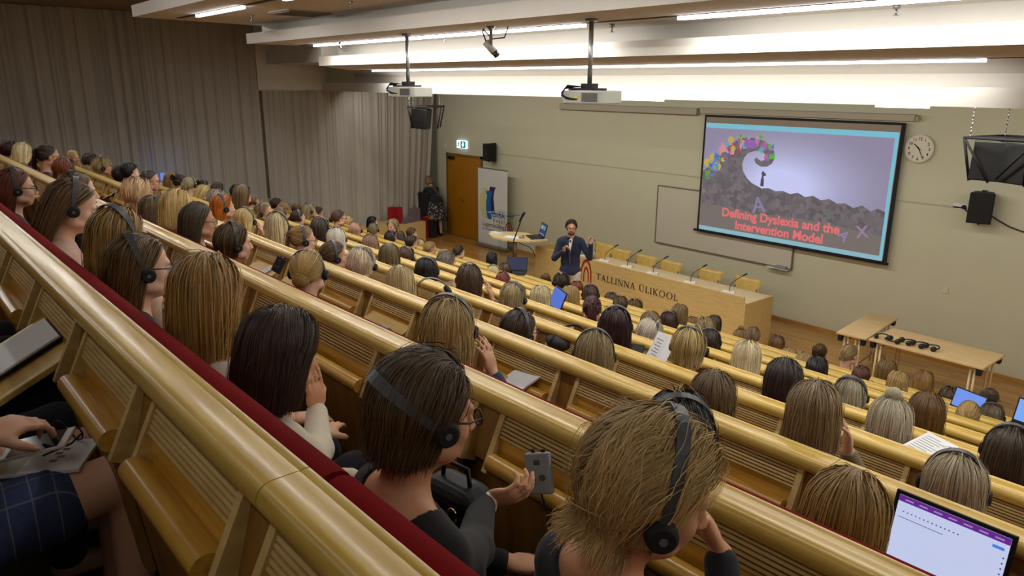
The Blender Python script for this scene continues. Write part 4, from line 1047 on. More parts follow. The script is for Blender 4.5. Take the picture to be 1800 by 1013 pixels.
 (1325, 571, 36, 0, 0, 'sleek', (110, 88, 58), '', (90, 84, 90), 'smooth brown hair at the desk corner'),
 (1316, 591, 64, 0, 0, 'bob', (204, 190, 150), 'n', (80, 90, 110), 'pale blonde hair with a black clip and blue band'),
 (1367, 585, 34, 0, 0, 'bob', (112, 78, 42), '', (90, 76, 60), 'reddish brown hair against the parquet'),
 (1388, 606, 30, 0, 0, 'bob', (164, 138, 88), '', (90, 84, 70), 'blonde rounded bob'),
 (1416, 614, 32, 0, 0, 'bob', (160, 134, 82), '', (90, 84, 70), 'blonde bob next to the black hair'),
 (1443, 600, 30, 0, 0, 'bun', (84, 60, 34), 'f', (70, 60, 56), 'braided brown bun'),
 (1439, 620, 46, 0, 0, 'mid', (28, 26, 30), '', (36, 36, 40), 'jet black hair with a pale parting'),
 (1383, 619, 76, 0, 0, 'long', (46, 34, 30), 'n', (50, 44, 42), 'long dark brown hair'),
 (1257, 637, 82, 0, 0, 'mid', (104, 82, 52), 'n', (80, 70, 60), 'straight light brown hair'),
 (1438, 656, 108, 0, -6, 'bob', (134, 112, 78), 'nc', (120, 108, 84), 'light brown bob with lighter top, beige striped scarf'),
 (1208, 677, 84, 2, -4, 'short', BK, 'hn', (34, 32, 34), 'black hair and wide headset, half hidden by the nearest head'),
 (1495, 603, 40, 0, 10, 'sleek', (140, 116, 78), 'f', (30, 32, 36), 'ash hair in a small low bun and black jacket'),
 (1516, 640, 38, 0, 4, 'crop', (90, 54, 40), 'c', (80, 60, 54), 'shaved reddish head and a hand at the ear'),
 (1561, 627, 38, 0, 4, 'mid', (120, 92, 48), '', (80, 70, 60), 'brown hair falling forward by the table leg'),
 (1582, 646, 44, 0, 0, 'bob', (168, 140, 84), '', (90, 80, 66), 'honey blonde bob'),
 (1627, 647, 42, 0, 0, 'bob', (150, 116, 62), '', (90, 80, 66), 'caramel blonde hair'),
 (1500, 652, 64, 0, 0, 'long', (160, 150, 122), 'h', (110, 104, 96), 'long grey blonde hair and dark headset'),
 (1572, 684, 82, 0, 0, 'topknot', (178, 168, 144), 'n', (120, 116, 108), 'long silver hair with a top bun'),
 (1635, 680, 74, 0, 0, 'mid', (104, 72, 36), 'n', (60, 46, 36), 'dark hair with a copper top'),
 (1672, 676, 32, 0, 0, 'short', (72, 58, 40), '', (70, 60, 54), 'short dark hair by the second laptop'),
 (1743, 678, 36, 0, 8, 'bun', (78, 62, 44), 'gf', (60, 54, 50), 'braided dark hair and glasses, lowest right'),
 (1707, 701, 54, 0, 0, 'lowbun', (166, 138, 82), 'n', (90, 80, 66), 'blonde hair in a loose low bun'),
 (1748, 702, 50, 0, 0, 'bob', (110, 98, 72), 'h', (80, 74, 66), 'grey brown bob and headset'),
 (1787, 738, 104, 0, 4, 'long', (66, 52, 40), 'hn', (60, 50, 44), 'dark brown hair and a shiny black hairband at the right edge'),
 (1690, 780, 124, 0, -4, 'bob', (164, 150, 122), 'hn', (80, 74, 70), 'silvery blonde bob and dark hairband'),
 (1500, 800, 170, 2, 6, 'long', (158, 124, 64), 'n', (70, 62, 58), 'long golden hair beside the large laptop'),
 (478, 517, 186, 1, -2, 'bob', (62, 44, 34), 'n', (196, 186, 166), 'dark brown bob and cream ribbed cardigan'),
 (728, 588, 196, 1, 10, 'bobshort', (84, 66, 42), 'hgn', (16, 16, 18), 'ash brown bob, headset worn round the back, black top'),
 (1115, 688, 270, 1, 14, 'layer', (180, 152, 100), 'hn', (30, 32, 40), 'tousled blonde crop, black headset and dark top'),
]
# ------------------------------------------------------------------ bodies: one smooth skin grown around a skeleton
class Field:
    def __init__(s, lo, hi, h):
        s.lo = np.array(lo, np.float32); s.h = h
        s.n = np.ceil((np.array(hi) - lo) / h).astype(int) + 1
        s.F = np.full(s.n, 1.0, np.float32)
        s.ax = [s.lo[i] + h * np.arange(s.n[i], dtype=np.float32) for i in range(3)]
    def _sub(s, lo, hi):
        a = np.clip(np.floor((np.array(lo) - s.lo) / s.h).astype(int), 0, s.n - 1); b = np.clip(np.ceil((np.array(hi) - s.lo) / s.h).astype(int) + 1, 1, s.n)
        sl = tuple(slice(a[i], b[i]) for i in range(3))
        g = np.meshgrid(*[s.ax[i][sl[i]] for i in range(3)], indexing='ij', sparse=True)
        return sl, g
    def _put(s, sl, d, k):
        f = s.F[sl]
        if k > 0:
            hh = np.maximum(k - np.abs(f - d), 0) / k
            s.F[sl] = np.minimum(f, d) - hh * hh * k * .25
        else: s.F[sl] = np.minimum(f, d)
    def ellip(s, c, r, k=.01, R=None):
        c = np.array(c, float); r = np.array(r, float); m = max(r) + k + 2 * s.h
        if any(c + m < s.lo) or any(c - m > s.lo + s.n * s.h): return
        sl, (X, Y, Z) = s._sub(c - m, c + m)
        if 0 in s.F[sl].shape: return
        x, y, z = X - c[0], Y - c[1], Z - c[2]
        if R is not None:
            x, y, z = [R[0][i] * x + R[1][i] * y + R[2][i] * z for i in range(3)]
        k0 = np.sqrt((x / r[0]) ** 2 + (y / r[1]) ** 2 + (z / r[2]) ** 2); k1 = np.sqrt((x / r[0] ** 2) ** 2 + (y / r[1] ** 2) ** 2 + (z / r[2] ** 2) ** 2) + 1e-6
        s._put(sl, (k0 * (k0 - 1) / k1).astype(np.float32), k)
    def cap(s, a, b, ra, rb, k=.01):
        a = np.array(a, float); b = np.array(b, float); m = max(ra, rb) + k + 2 * s.h
        sl, (X, Y, Z) = s._sub(np.minimum(a, b) - m, np.maximum(a, b) + m)
        if 0 in s.F[sl].shape: return
        ab = b - a; L = ab.dot(ab) + 1e-9
        t = np.clip(((X - a[0]) * ab[0] + (Y - a[1]) * ab[1] + (Z - a[2]) * ab[2]) / L, 0, 1)
        d = np.sqrt((X - a[0] - ab[0] * t) ** 2 + (Y - a[1] - ab[1] * t) ** 2 + (Z - a[2] - ab[2] * t) ** 2) - (ra + (rb - ra) * t)
        s._put(sl, d.astype(np.float32), k)
    def carve(s, c, r, k=.006):
        c = np.array(c, float); r = np.array(r, float); m = max(r) + k + 2 * s.h
        sl, (X, Y, Z) = s._sub(c - m, c + m)
        x, y, z = X - c[0], Y - c[1], Z - c[2]
        k0 = np.sqrt((x / r[0]) ** 2 + (y / r[1]) ** 2 + (z / r[2]) ** 2); k1 = np.sqrt((x / r[0] ** 2) ** 2 + (y / r[1] ** 2) ** 2 + (z / r[2] ** 2) ** 2) + 1e-6
        d = -(k0 * (k0 - 1) / k1); f = s.F[sl]
        hh = np.maximum(k - np.abs(f - d), 0) / k
        s.F[sl] = np.maximum(f, d) + hh * hh * k * .25
    def mesh(s, name):
        F = s.F; ins = F < 0; n = s.n
        c = np.zeros(tuple(n - 1), np.int8)
        for i in (0, 1):
            for j in (0, 1):
                for k in (0, 1): c += ins[i:n[0] - 1 + i, j:n[1] - 1 + j, k:n[2] - 1 + k]
        act = (c > 0) & (c < 8); I = np.argwhere(act); idx = -np.ones(act.shape, np.int64); idx[tuple(I.T)] = np.arange(len(I))
        acc = np.zeros((len(I), 3)); cnt = np.zeros(len(I))
        for ax in range(3):
            o = [q for q in range(3) if q != ax]
            for u in (0, 1):
                for v_ in (0, 1):
                    A = I.copy(); A[:, o[0]] += u; A[:, o[1]] += v_; B = A.copy(); B[:, ax] += 1
                    fa, fb = F[tuple(A.T)], F[tuple(B.T)]; m = (fa < 0) != (fb < 0)
                    t = fa[m] / (fa[m] - fb[m]); P = A[m].astype(float); P[:, ax] += t
                    acc[m] += P; cnt[m] += 1
        V = s.lo + s.h * acc / cnt[:, None]
        quads = []
        for ax in range(3):
            o = [(ax + 1) % 3, (ax + 2) % 3]
            sa = [slice(1, -1)] * 3; sa[ax] = slice(0, -1); sb = list(sa); sb[ax] = slice(1, None)
            A, B = ins[tuple(sa)], ins[tuple(sb)]
            E = np.argwhere(A != B); 
            if not len(E): continue
            first = A[tuple(E.T)]; off = np.ones(3, int); off[ax] = 0; E = E + off
            def cell(du, dv):
                Q = E.copy(); Q[:, o[0]] -= du; Q[:, o[1]] -= dv; return idx[tuple(Q.T)]
            q = np.stack([cell(1, 1), cell(0, 1), cell(0, 0), cell(1, 0)], 1)
            q[~first] = q[~first][:, ::-1]; quads.append(q)
        Q = np.concatenate(quads); Q = Q[(Q >= 0).all(1)]
        me = bpy.data.meshes.new(name); me.vertices.add(len(V)); me.vertices.foreach_set('co', V.astype(np.float32).ravel())
        me.loops.add(len(Q) * 4); me.loops.foreach_set('vertex_index', Q.astype(np.int32).ravel())
        me.polygons.add(len(Q)); me.polygons.foreach_set('loop_start', np.arange(0, len(Q) * 4, 4, dtype=np.int32)); me.polygons.foreach_set('use_smooth', np.ones(len(Q), bool))
        me.update(calc_edges=True); me.validate()
        return me

PIV = np.array([0, -.03, -.11])
def head_rot(yaw, pitch, roll=0):
    """turn of the head: yaw to the right, pitch downwards"""
    return np.array(Matrix.Rotation(R_(-yaw), 3, 'Z') @ Matrix.Rotation(R_(-pitch), 3, 'X') @ Matrix.Rotation(R_(roll), 3, 'Y'))
def add_head(f, R, male=False):
    def T(p): return PIV + R @ (np.array(p) - PIV)
    E = lambda c, r, k: f.ellip(T(c), r, k, R)
    C = lambda a, b, ra, rb, k: f.cap(T(a), T(b), ra, rb, k)
    E((0, -.012, .035), (.074, .094, .082), .01)
    E((0, .028, -.03), (.060, .062, .083), .02)
    E((0, .052, -.088), (.034, .034, .027), .025)
    for s in (-1, 1):
        E((s * .037, .058, -.03), (.025, .026, .028), .02)
        E((s * .055, .02, -.07), (.02, .04, .02), .025)
        E((s * .077, -.006, -.008), (.010, .019, .031), .006)
    C((-.03, .082, .02), (.03, .082, .02), .011, .011, .015)
    C((0, .088, .005), (0, .108, -.03), .008, .0115, .008)
    for s in (-1, 1): E((s * .011, .1, -.034), (.008, .009, .007), .006)
    for s in (-1, 1): f.carve(T((s * .031, .098, .002)), (.016, .014, .010), .008)
    C((-.018, .086, -.058), (.018, .086, -.058), .008, .008, .008)
    C((-.014, .085, -.071), (.014, .085, -.071), .008, .008, .008)
    nr = .058 if male else .050
    f.cap(T((0, -.022, -.06)), (0, -.04, -.2), nr, nr + .006, .03)
def hand_prims(f, wr, dirv, nrm, curl=.5, thumb=1, k=.004, sc=1.0, spread=.0):
    d = np.array(dirv, float); d /= np.linalg.norm(d); n = np.array(nrm, float); n -= n.dot(d) * d; n /= np.linalg.norm(n); a = np.cross(d, n)
    wr = np.array(wr, float); R = np.stack([a, d, n], 1)
    f.ellip(wr + d * .045 * sc, (.040 * sc, .052 * sc, .017 * sc), .012, R)
    for i, (u, L) in enumerate([(-.029, .062), (-.010, .073), (.010, .068), (.028, .052)]):
        u = u * thumb; p = wr + d * (.083 - .006 * (i in (0, 3))) * sc + a * u * sc; ang = 0; r = .0088
        dd0 = d + a * u * spread * 20; dd0 /= np.linalg.norm(dd0)
        cv = curl * (1 + .18 * (i - 1)) if not isinstance(curl, (list, tuple)) else curl[i]
        for j, (fr, tw) in enumerate([(.45, .55), (.32, .85), (.23, .6)]):
            ang += cv * tw; q = p + (dd0 * math.cos(ang) + n * math.sin(ang)) * L * fr * 1.25 * sc
            f.cap(p, q, r * sc, (r - .0008) * sc, k); p = q; r -= .0008
    t0 = wr + d * .022 * sc - a * thumb * .028 * sc + n * .004
    t1 = t0 + (d * .6 - a * thumb * .65 + n * .35) * .042 * sc; t2 = t1 + (d * .85 - a * thumb * .1 + n * (.35 + .4 * (curl if not isinstance(curl, (list, tuple)) else curl[0]))) * .032 * sc
    f.cap(t0, t1, .0125 * sc, .0105 * sc, .01); f.cap(t1, t2, .0102 * sc, .008 * sc, k)
ARM = {
 'lapR': ((.165, -.03, -.262), (.235, .05, -.515), (.10, .275, -.53), (-.55, .8, .0), (0, 0, -1), .5),
 'lapL': ((-.165, -.03, -.262), (-.235, .05, -.515), (-.10, .275, -.53), (.55, .8, .0), (0, 0, -1), .5),
 'chinR': ((.165, -.02, -.262), (.20, .19, -.46), (.085, .20, -.235), (-.22, -.30, .92), (-.5, -.85, -.1), .9),
 'earR': ((.165, -.02, -.262), (.26, .17, -.44), (.145, .10, -.19), (-.10, -.18, .97), (-.9, -.3, .1), .35),
}
def add_torso(f, inf=0.0, male=False, low=-.86):
    w = 1.12 if male else 1.0
    f.ellip((0, -.035, -.40), (.150 * w + inf, .108 + inf, .19 + inf), .04)
    f.cap((-.135 * w, -.035, -.255), (.135 * w, -.035, -.255), .056 + inf, .056 + inf, .05)
    f.cap((-.05, -.045, -.20), (-.14 * w, -.035, -.25), .042 + inf, .045 + inf, .05); f.cap((.05, -.045, -.20), (.14 * w, -.035, -.25), .042 + inf, .045 + inf, .05)
    if not male:
        for s in (-1, 1): f.ellip((s * .072, .055, -.40), (.062 + inf, .055 + inf, .06 + inf), .04)
    f.ellip((0, -.03, -.60), (.138 * w + inf, .105 + inf, .16 + inf), .05)
    f.ellip((0, -.01, -.745), (.172 + inf, .13 + inf, .10 + inf), .05)
def add_arm(f, spec, thumb, inf=0.0, hand=True, end=1.0, curlk=.004):
    sh, el, wr, d, n, curl = spec; sh, el, wr = map(np.array, (sh, el, wr))
    f.cap(sh, el, .047 + inf, .039 + inf, .03)
    e = el + (wr - el) * end
    f.cap(el, e, .039 + inf, .039 + (.0265 - .039) * end + inf, .02)
    if hand: hand_prims(f, wr + (wr - el) / np.linalg.norm(wr - el) * .004, d, n, curl, thumb, curlk)
def add_legs(f, inf=0.0, shoes=True):
    for s in (-1, 1):
        f.cap((s * .09, .0, -.765), (s * .10, .40, -.705), .082 + inf, .058 + inf, .03)
        f.cap((s * .10, .40, -.705), (s * .10, .37, -1.09), .056 + inf, .036 + inf, .02)
        if shoes: f.cap((s * .10, .36, -1.10), (s * .105, .50, -1.115), .034, .026, .015)
LO, HI = (-.34, -.25, -1.16), (.34, .58, .15)
def make_body(name, yaw, pitch, armR, armL, h=.0078, legs=True, lo=LO, hi=HI, male=False, roll=0):
    f = Field(lo, hi, h); R = head_rot(yaw, pitch, roll)
    add_torso(f, 0, male); add_head(f, R, male)
    add_arm(f, armR, 1); add_arm(f, armL, -1)
    if legs: add_legs(f)
    return f.mesh(name)
def make_top(name, armR, armL, h=.0085, lo=LO, hi=HI, end=.93, neck=None, inf=.0075, male=False):
    f = Field((lo[0] - .02, lo[1] - .02, max(lo[2], -.88)), (hi[0] + .02, hi[1] + .02, -.1), h)
    add_torso(f, inf, male); add_arm(f, armR, 1, inf, False, end); add_arm(f, armL, -1, inf, False, end)
    if neck: f.carve(*neck)
    return f.mesh(name)
def make_trousers(name, h=.0095):
    f = Field((-.24, -.2, -1.12), (.24, .52, -.6), h); 
    for s in (-1, 1):
        f.cap((s * .09, .0, -.765), (s * .10, .40, -.705), .090, .066, .03); f.cap((s * .10, .40, -.705), (s * .10, .37, -1.06), .064, .050, .02)
    f.ellip((0, -.01, -.745), (.18, .138, .10), .04)
    return f.mesh(name)

# ------------------------------------------------------------------ hair: strands that start on the scalp and fall over head and shoulders
HC = np.array([0, -.010, .022]); HR = np.array([.079, .1015, .0975])
def hairline(y): return np.interp(y, [-1, -.6, -.2, .1, .4, .65, .85, 1], [-.80, -.66, -.42, -.1, .30, .56, .74, .86])
def push_out(p, off, loose=.0, hug=-.005):
    """keep a strand on the scalp's surface, then hanging straight, clear of face, neck and shoulders"""
    q = (p - HC) / (HR + off[:, None]); r = np.linalg.norm(q, axis=1) + 1e-6
    up = p[:, 2] > hug
    m = (r < 1) | (up & (r > 1 + loose)); rt = np.where(r < 1, 1, 1 + loose)
    p[m] = HC + q[m] / r[m][:, None] * (HR + off[:, None])[m] * rt[m][:, None]
    # below the ears the hair hangs: it may not stand off sideways
    lowm = ~up & (p[:, 2] > -.22)
    e = (p[:, :2] - HC[:2]) / (HR[:2] + off[:, None] * (1 + loose) + .006); er = np.linalg.norm(e, axis=1) + 1e-6
    m = lowm & (er > 1); p[m, :2] = HC[:2] + e[m] / er[m][:, None] * (HR[:2] + off[:, None] * (1 + loose) + .006)[m]
    # neck
    m = (p[:, 2] < -.07) & (p[:, 2] > -.26)
    v = p[m][:, :2] - np.array([0, -.035]); d = np.linalg.norm(v, axis=1) + 1e-6; t = np.maximum(d, .058 + off[m] * .7)
    pp = p[m]; pp[:, :2] = np.array([0, -.035]) + v / d[:, None] * t[:, None]; p[m] = pp
    # shoulders and back
    for c, r0 in (((0, -.035, -.40), (.165, .125, .20)), ((.10, -.035, -.25), (.12, .072, .066)), ((-.10, -.035, -.25), (.12, .072, .066))):
        c = np.array(c); r_ = np.array(r0) + .008 + off[:, None] * .5
        q = (p - c) / r_; rr = np.linalg.norm(q, axis=1) + 1e-6; m = (rr < 1)
        p[m] = c + q[m] / rr[m][:, None] * r_[m]
    # keep the face free: below the brow the hair stays behind the cheek
    yl = .012 + .075 * np.clip((p[:, 2] + .005) / .06, 0, 1)
    m = (p[:, 2] < .055) & (p[:, 1] > yl)
    p[m, 1] = p[m, 1] * .35 + yl[m] * .65; xs = np.where(p[m, 0] >= 0, 1, -1); p[m, 0] = xs * np.maximum(np.abs(p[m, 0]), .066 + off[m] * .6)
    return p
def ribbons(name, P, W, tw, rnd, C0=HC, extra=None):
    """P: (strand, step, 3) centre lines -> flat tapering ribbons with per-strand shade"""
    n, S, _ = P.shape
    T = np.gradient(P, axis=1); T /= np.linalg.norm(T, axis=2, keepdims=True) + 1e-9
    N = P - C0; N[..., 2] *= .35; N /= np.linalg.norm(N, axis=2, keepdims=True) + 1e-9
    side = np.cross(T, N); side /= np.linalg.norm(side, axis=2, keepdims=True) + 1e-9
    up = np.cross(side, T)
    side = side * np.cos(tw)[:, None, None] + up * np.sin(tw)[:, None, None]
    t = np.linspace(0, 1, S); w = (np.interp(t, [0, .08, .75, 1], [.7, 1, .85, .15])[None, :, None] * W[:, None, None]) * .5
    V = np.stack([P - side * w, P + side * w], 2).reshape(-1, 3)
    i = (np.arange(n)[:, None] * S + np.arange(S - 1)[None, :]) * 2
    Q = np.stack([i, i + 1, i + 3, i + 2], -1).reshape(-1, 4)
    R1 = np.repeat(rnd, S * 2); T1 = np.tile(np.repeat(t, 2), n)
    if extra is not None:
        ev, eq = extra; Q = np.concatenate([Q, eq + len(V)]); V = np.concatenate([V, ev]); R1 = np.concatenate([R1, np.full(len(ev), .35)]); T1 = np.concatenate([T1, np.full(len(ev), .1)])
    me = bpy.data.meshes.new(name); me.vertices.add(len(V)); me.vertices.foreach_set('co', V.astype(np.float32).ravel())
    me.loops.add(len(Q) * 4); me.loops.foreach_set('vertex_index', Q.astype(np.int32).ravel()); me.polygons.add(len(Q))
    me.polygons.foreach_set('loop_start', np.arange(0, len(Q) * 4, 4, dtype=np.int32)); me.polygons.foreach_set('use_smooth', np.ones(len(Q), bool))
    me.update(calc_edges=True)
    a = me.attributes.new('rnd', 'FLOAT', 'POINT'); a.data.foreach_set('value', R1.astype(np.float32))
    a = me.attributes.new('along', 'FLOAT', 'POINT'); a.data.foreach_set('value', T1.astype(np.float32))
    return me
def shell(extra=.004, drop=0.0):
    nu, nv = 40, 26; V = []; 
    th = np.linspace(0, PI, nv + 1); ph = np.linspace(0, 2 * PI, nu, endpoint=False)
    D = np.array([[(math.sin(a) * math.cos(b), math.sin(a) * math.sin(b), math.cos(a)) for b in ph] for a in th])
    V = HC + D.reshape(-1, 3) * (HR + extra)
    Q = []
    for j in range(nv):
        for i in range(nu):
            c = (D[j, i] + D[j + 1, i] + D[j + 1, (i + 1) % nu] + D[j, (i + 1) % nu]); c = c / np.linalg.norm(c)
            if c[2] > hairline(c[1]) - drop: Q.append((j * nu + i, (j + 1) * nu + i, (j + 1) * nu + (i + 1) % nu, j * nu + (i + 1) % nu))
    return V, np.array(Q)
def slerp(a, b, t):
    om = np.arccos(np.clip((a * b).sum(-1), -.999, .999))[:, None, None]; t = t[None, :, None]
    return (np.sin((1 - t) * om) * a[:, None] + np.sin(t * om) * b[:, None]) / np.sin(om)
def hair(name, n=1500, w=.006, L=.30, vol=.022, part=0.0, zcut=None, wave=0.0, wl=.06, curl=0.0, jit=.25, gather=None, tail=None, bun=None, fringe=0.0, grav=.22, seed=1, back=0.5, zj=.012, lift=0.0, half=False, loose=.02, hug=-.005, clump=None):
    rg = np.random.default_rng(seed)
    D = rg.normal(size=(n * 6, 3)); D /= np.linalg.norm(D, axis=1)[:, None]
    D = D[(D[:, 2] > hairline(D[:, 1]))][:n]; n = len(D)
    S = 13; parts = []
    rnd = np.clip(rg.normal(.5, .22, n), 0, 1); W = w * rg.uniform(.6, 1.4, n)
    # clumps: neighbouring strands share shade and drift
    cl = rg.normal(size=(60, 3)); cl /= np.linalg.norm(cl, axis=1)[:, None]; ci = (D @ cl.T).argmax(1); cr = rg.normal(0, .16, 60); rnd = np.clip(rnd + cr[ci], 0, 1); cdrift = rg.normal(size=(60, 3)) * (jit if clump is None else clump)
    if gather is not None and not half:
        G = np.array(gather, float); gd = (G - HC) / HR; gl = np.linalg.norm(gd); gdn = gd / gl
        t = np.linspace(0, 1, S); U = slerp(D, np.repeat(gdn[None], n, 0), t)
        off = .003 + vol * rg.random(n)[:, None] * np.sin(PI * (.12 + .88 * t))[None] + (gl - 1) * .09 * t[None] ** 3
        P = HC + U * (HR + off[..., None]); P += cdrift[ci][:, None] * .012 * np.sin(PI * t)[None, :, None]
        parts.append((P, W, rnd))
    else:
        off = .003 + vol * rg.random(n) ** .7; off[rg.random(n) < .03] *= 1.5
        p = HC + D * (HR + .002); s = np.tanh((D[:, 0] - part) / .08)
        bk = np.clip((.25 - D[:, 1]) / .5, 0, 1)[:, None]
        v = np.stack([s, -back * np.ones(n), -.2 * np.ones(n)], 1) * (1 - bk) + np.stack([D[:, 0] * .9, -.55 * np.ones(n), -1.0 * np.ones(n)], 1) * bk
        if fringe:
            m = (D[:, 1] > .45) & (np.abs(D[:, 0]) < .55); v[m] = np.array([0, 1.0, .1]) + np.stack([D[m, 0] * .6 + fringe * .3, 0 * s[m], 0 * s[m]], 1)
        v += rg.normal(size=(n, 3)) * jit * .22 + cdrift[ci] * .5
        nr = D / HR; nr /= np.linalg.norm(nr, axis=1)[:, None]; v -= (v * nr).sum(1)[:, None] * nr * (1 - lift); v /= np.linalg.norm(v, axis=1)[:, None] + 1e-9
        Lk = L * rg.uniform(.82, 1.08, n); ds = Lk / (S - 1); pts = [p.copy()]; phs = rg.uniform(0, 6.28, 60)[ci] + rg.normal(0, .15, n)
        frozen = np.zeros(n, bool); zc = None if zcut is None else zcut + rg.normal(0, zj, n)
        for k in range(1, S):
            g = grav * (.5 + k / S); q = p + 0
            v = v * (1 - g) + np.array([0, 0, -1.0]) * g; v /= np.linalg.norm(v, axis=1)[:, None] + 1e-9
            a = phs + 2 * PI * (L / (S - 1) * k) / wl
            lat = np.stack([np.cos(a), np.sin(a), 0 * a], 1) * (wave * min(1, k / 4))
            if curl: lat = lat + np.stack([np.cos(a * 1.7), np.sin(a * 1.7), np.sin(a * 2.3)], 1) * curl
            pn = push_out(p + v * ds[:, None] + lat * ds[:, None] * 6, off * min(1, .35 + k / 5), loose, hug)
            if zc is not None: frozen |= pn[:, 2] < zc
            if fringe:
                fm = (pn[:, 1] > .06) & (pn[:, 2] < .035) & (np.abs(pn[:, 0]) < .08); frozen |= fm
            pn[frozen] = p[frozen] + np.array([0, 0, -.0006]); nv = pn - p; v = np.where(frozen[:, None], v, nv / (np.linalg.norm(nv, axis=1)[:, None] + 1e-9)); p = pn; pts.append(p.copy())
        parts.append((np.stack(pts, 1), W, rnd))
        if half:
            G = np.array(gather, float)
    def to_tail(G, LT, nt, rad, dir0, seed2, wv=.0):
        r2 = np.random.default_rng(seed2); p = np.array(G) + r2.normal(size=(nt, 3)) * rad * .45; v = np.array(dir0, float) + r2.normal(size=(nt, 3)) * .18; pts = [p.copy()]; l = LT * r2.uniform(.75, 1.05, nt); off = .006 + .03 * r2.random(nt)
        for k in range(1, S):
            v = v * .72 + np.array([0, 0, -1.0]) * .28 + r2.normal(size=(nt, 3)) * .03; v /= np.linalg.norm(v, axis=1)[:, None]
            p = push_out(p + v * (l / (S - 1))[:, None], off); pts.append(p.copy())
        return np.stack(pts, 1), w * r2.uniform(.6, 1.3, nt), np.clip(r2.normal(.45, .2, nt), 0, 1)
    if tail: parts.append(to_tail(gather, tail[0], n // 3, tail[1], tail[2] if len(tail) > 2 else (0, -1, .1), seed + 5))
    if bun:
        B = np.array(bun[0], float); rb = bun[1]; nb = n // 3; a = rg.normal(size=(nb, 3)); a /= np.linalg.norm(a, axis=1)[:, None]
        e = np.cross(a, rg.normal(size=(nb, 3))); e /= np.linalg.norm(e, axis=1)[:, None]; g2 = np.cross(a, e); an = rg.uniform(2.2, 4.6, nb)[:, None] * np.linspace(0, 1, S)[None]
        rr = rb * rg.uniform(.72, 1.06, nb)[:, None, None]
        P = B + (e[:, None] * np.cos(an)[..., None] + g2[:, None] * np.sin(an)[..., None]) * rr * np.array([1.1, .8, 1.0])
        parts.append((P, w * rg.uniform(.8, 1.5, nb), np.clip(rg.normal(.45, .22, nb), 0, 1)))
    P = np.concatenate([q[0] for q in parts]); Wd = np.concatenate([q[1] for q in parts]); rn = np.concatenate([q[2] for q in parts])
    ev, eq = shell(.004)
    if bun:
        nu, nv = 14, 9; vs = [np.array(bun[0]) + rb * .82 * np.array([1.1 * math.sin(PI * j / nv) * math.cos(2 * PI * i / nu), .8 * math.sin(PI * j / nv) * math.sin(2 * PI * i / nu), math.cos(PI * j / nv)]) for j in range(nv + 1) for i in range(nu)]
        b0 = len(ev); ev = np.concatenate([ev, vs]); eq = np.concatenate([eq, [(b0 + j * nu + i, b0 + (j + 1) * nu + i, b0 + (j + 1) * nu + (i + 1) % nu, b0 + j * nu + (i + 1) % nu) for j in range(nv) for i in range(nu)]])
    return ribbons(name, P, Wd, rg.normal(0, .38 if w > .0017 else .25, len(P)), rn, extra=(ev, eq))
STY = {
 'bob': dict(L=.30, zcut=-.125, vol=.017, part=.01, jit=.14), 'bobshort': dict(hug=-.035, L=.25, zcut=-.088, vol=.019, part=-.02, jit=.2),
 'long': dict(L=.56, vol=.017, zcut=-.40, zj=.03, jit=.14, part=.0), 'mid': dict(L=.42, vol=.018, zcut=-.24, zj=.025, part=.02, jit=.18, wave=.003),
 'wavy': dict(L=.46, vol=.026, zcut=-.20, zj=.03, wave=.045, wl=.085, jit=.15, clump=.35, part=-.03), 'short': dict(hug=-.07, L=.14, vol=.020, jit=.4, back=.6, grav=.16, zcut=-.075, loose=.05),
 'layer': dict(L=.20, vol=.034, jit=.10, clump=.42, back=.9, grav=.12, zcut=-.112, zj=.02, part=-.25, wave=.034, wl=.13, loose=.03, lift=.05, hug=-.09),
 'crop': dict(hug=-.1, L=.05, vol=.009, jit=.4, grav=.1), 'curly': dict(hug=-.06, L=.17, vol=.030, curl=.03, wl=.03, jit=.7, grav=.13, zcut=-.09, loose=.15, lift=.4),
 'bun': dict(gather=(0, -.118, .07), bun=((0, -.128, .075), .040), vol=.007), 'lowbun': dict(gather=(0, -.118, -.02), bun=((0, -.125, -.025), .038), vol=.009),
 'sleek': dict(gather=(0, -.112, -.03), bun=((0, -.122, -.035), .026), vol=.004), 'pony': dict(gather=(0, -.118, .05), tail=(.30, .03), vol=.006),
 'topknot': dict(L=.54, vol=.017, zcut=-.36, zj=.03, jit=.14, bun=((0, -.03, .138), .034)),
}
HAIRM = bpy.data.materials.new('hair_strands'); HAIRM.use_nodes = True
def _hair_mat():
    t, N, L, b = nt(HAIRM)
    a = N.new('ShaderNodeAttribute'); a.attribute_type = 'OBJECT'; a.attribute_name = 'hair_root'
    a2 = N.new('ShaderNodeAttribute'); a2.attribute_type = 'OBJECT'; a2.attribute_name = 'hair_tip'
    al = N.new('ShaderNodeAttribute'); al.attribute_name = 'along'; rn = N.new('ShaderNodeAttribute'); rn.attribute_name = 'rnd'
    mx = N.new('ShaderNodeMix'); mx.data_type = 'RGBA'; L.new(al.outputs['Fac'], mx.inputs['Factor']); L.new(a.outputs['Color'], mx.inputs['A']); L.new(a2.outputs['Color'], mx.inputs['B'])
    mr = N.new('ShaderNodeMapRange'); mr.inputs['To Min'].default_value = .6; mr.inputs['To Max'].default_value = 1.4; L.new(rn.outputs['Fac'], mr.inputs['Value'])
    m2 = N.new('ShaderNodeMix'); m2.data_type = 'RGBA'; m2.blend_type = 'MULTIPLY'; m2.inputs['Factor'].default_value = 1; L.new(mx.outputs['Result'], m2.inputs['A']); L.new(mr.outputs['Result'], m2.inputs['B'])
    L.new(m2.outputs['Result'], b.inputs['Base Color']); b.inputs['Roughness'].default_value = .42; b.inputs['Specular IOR Level'].default_value = .45
_hair_mat()
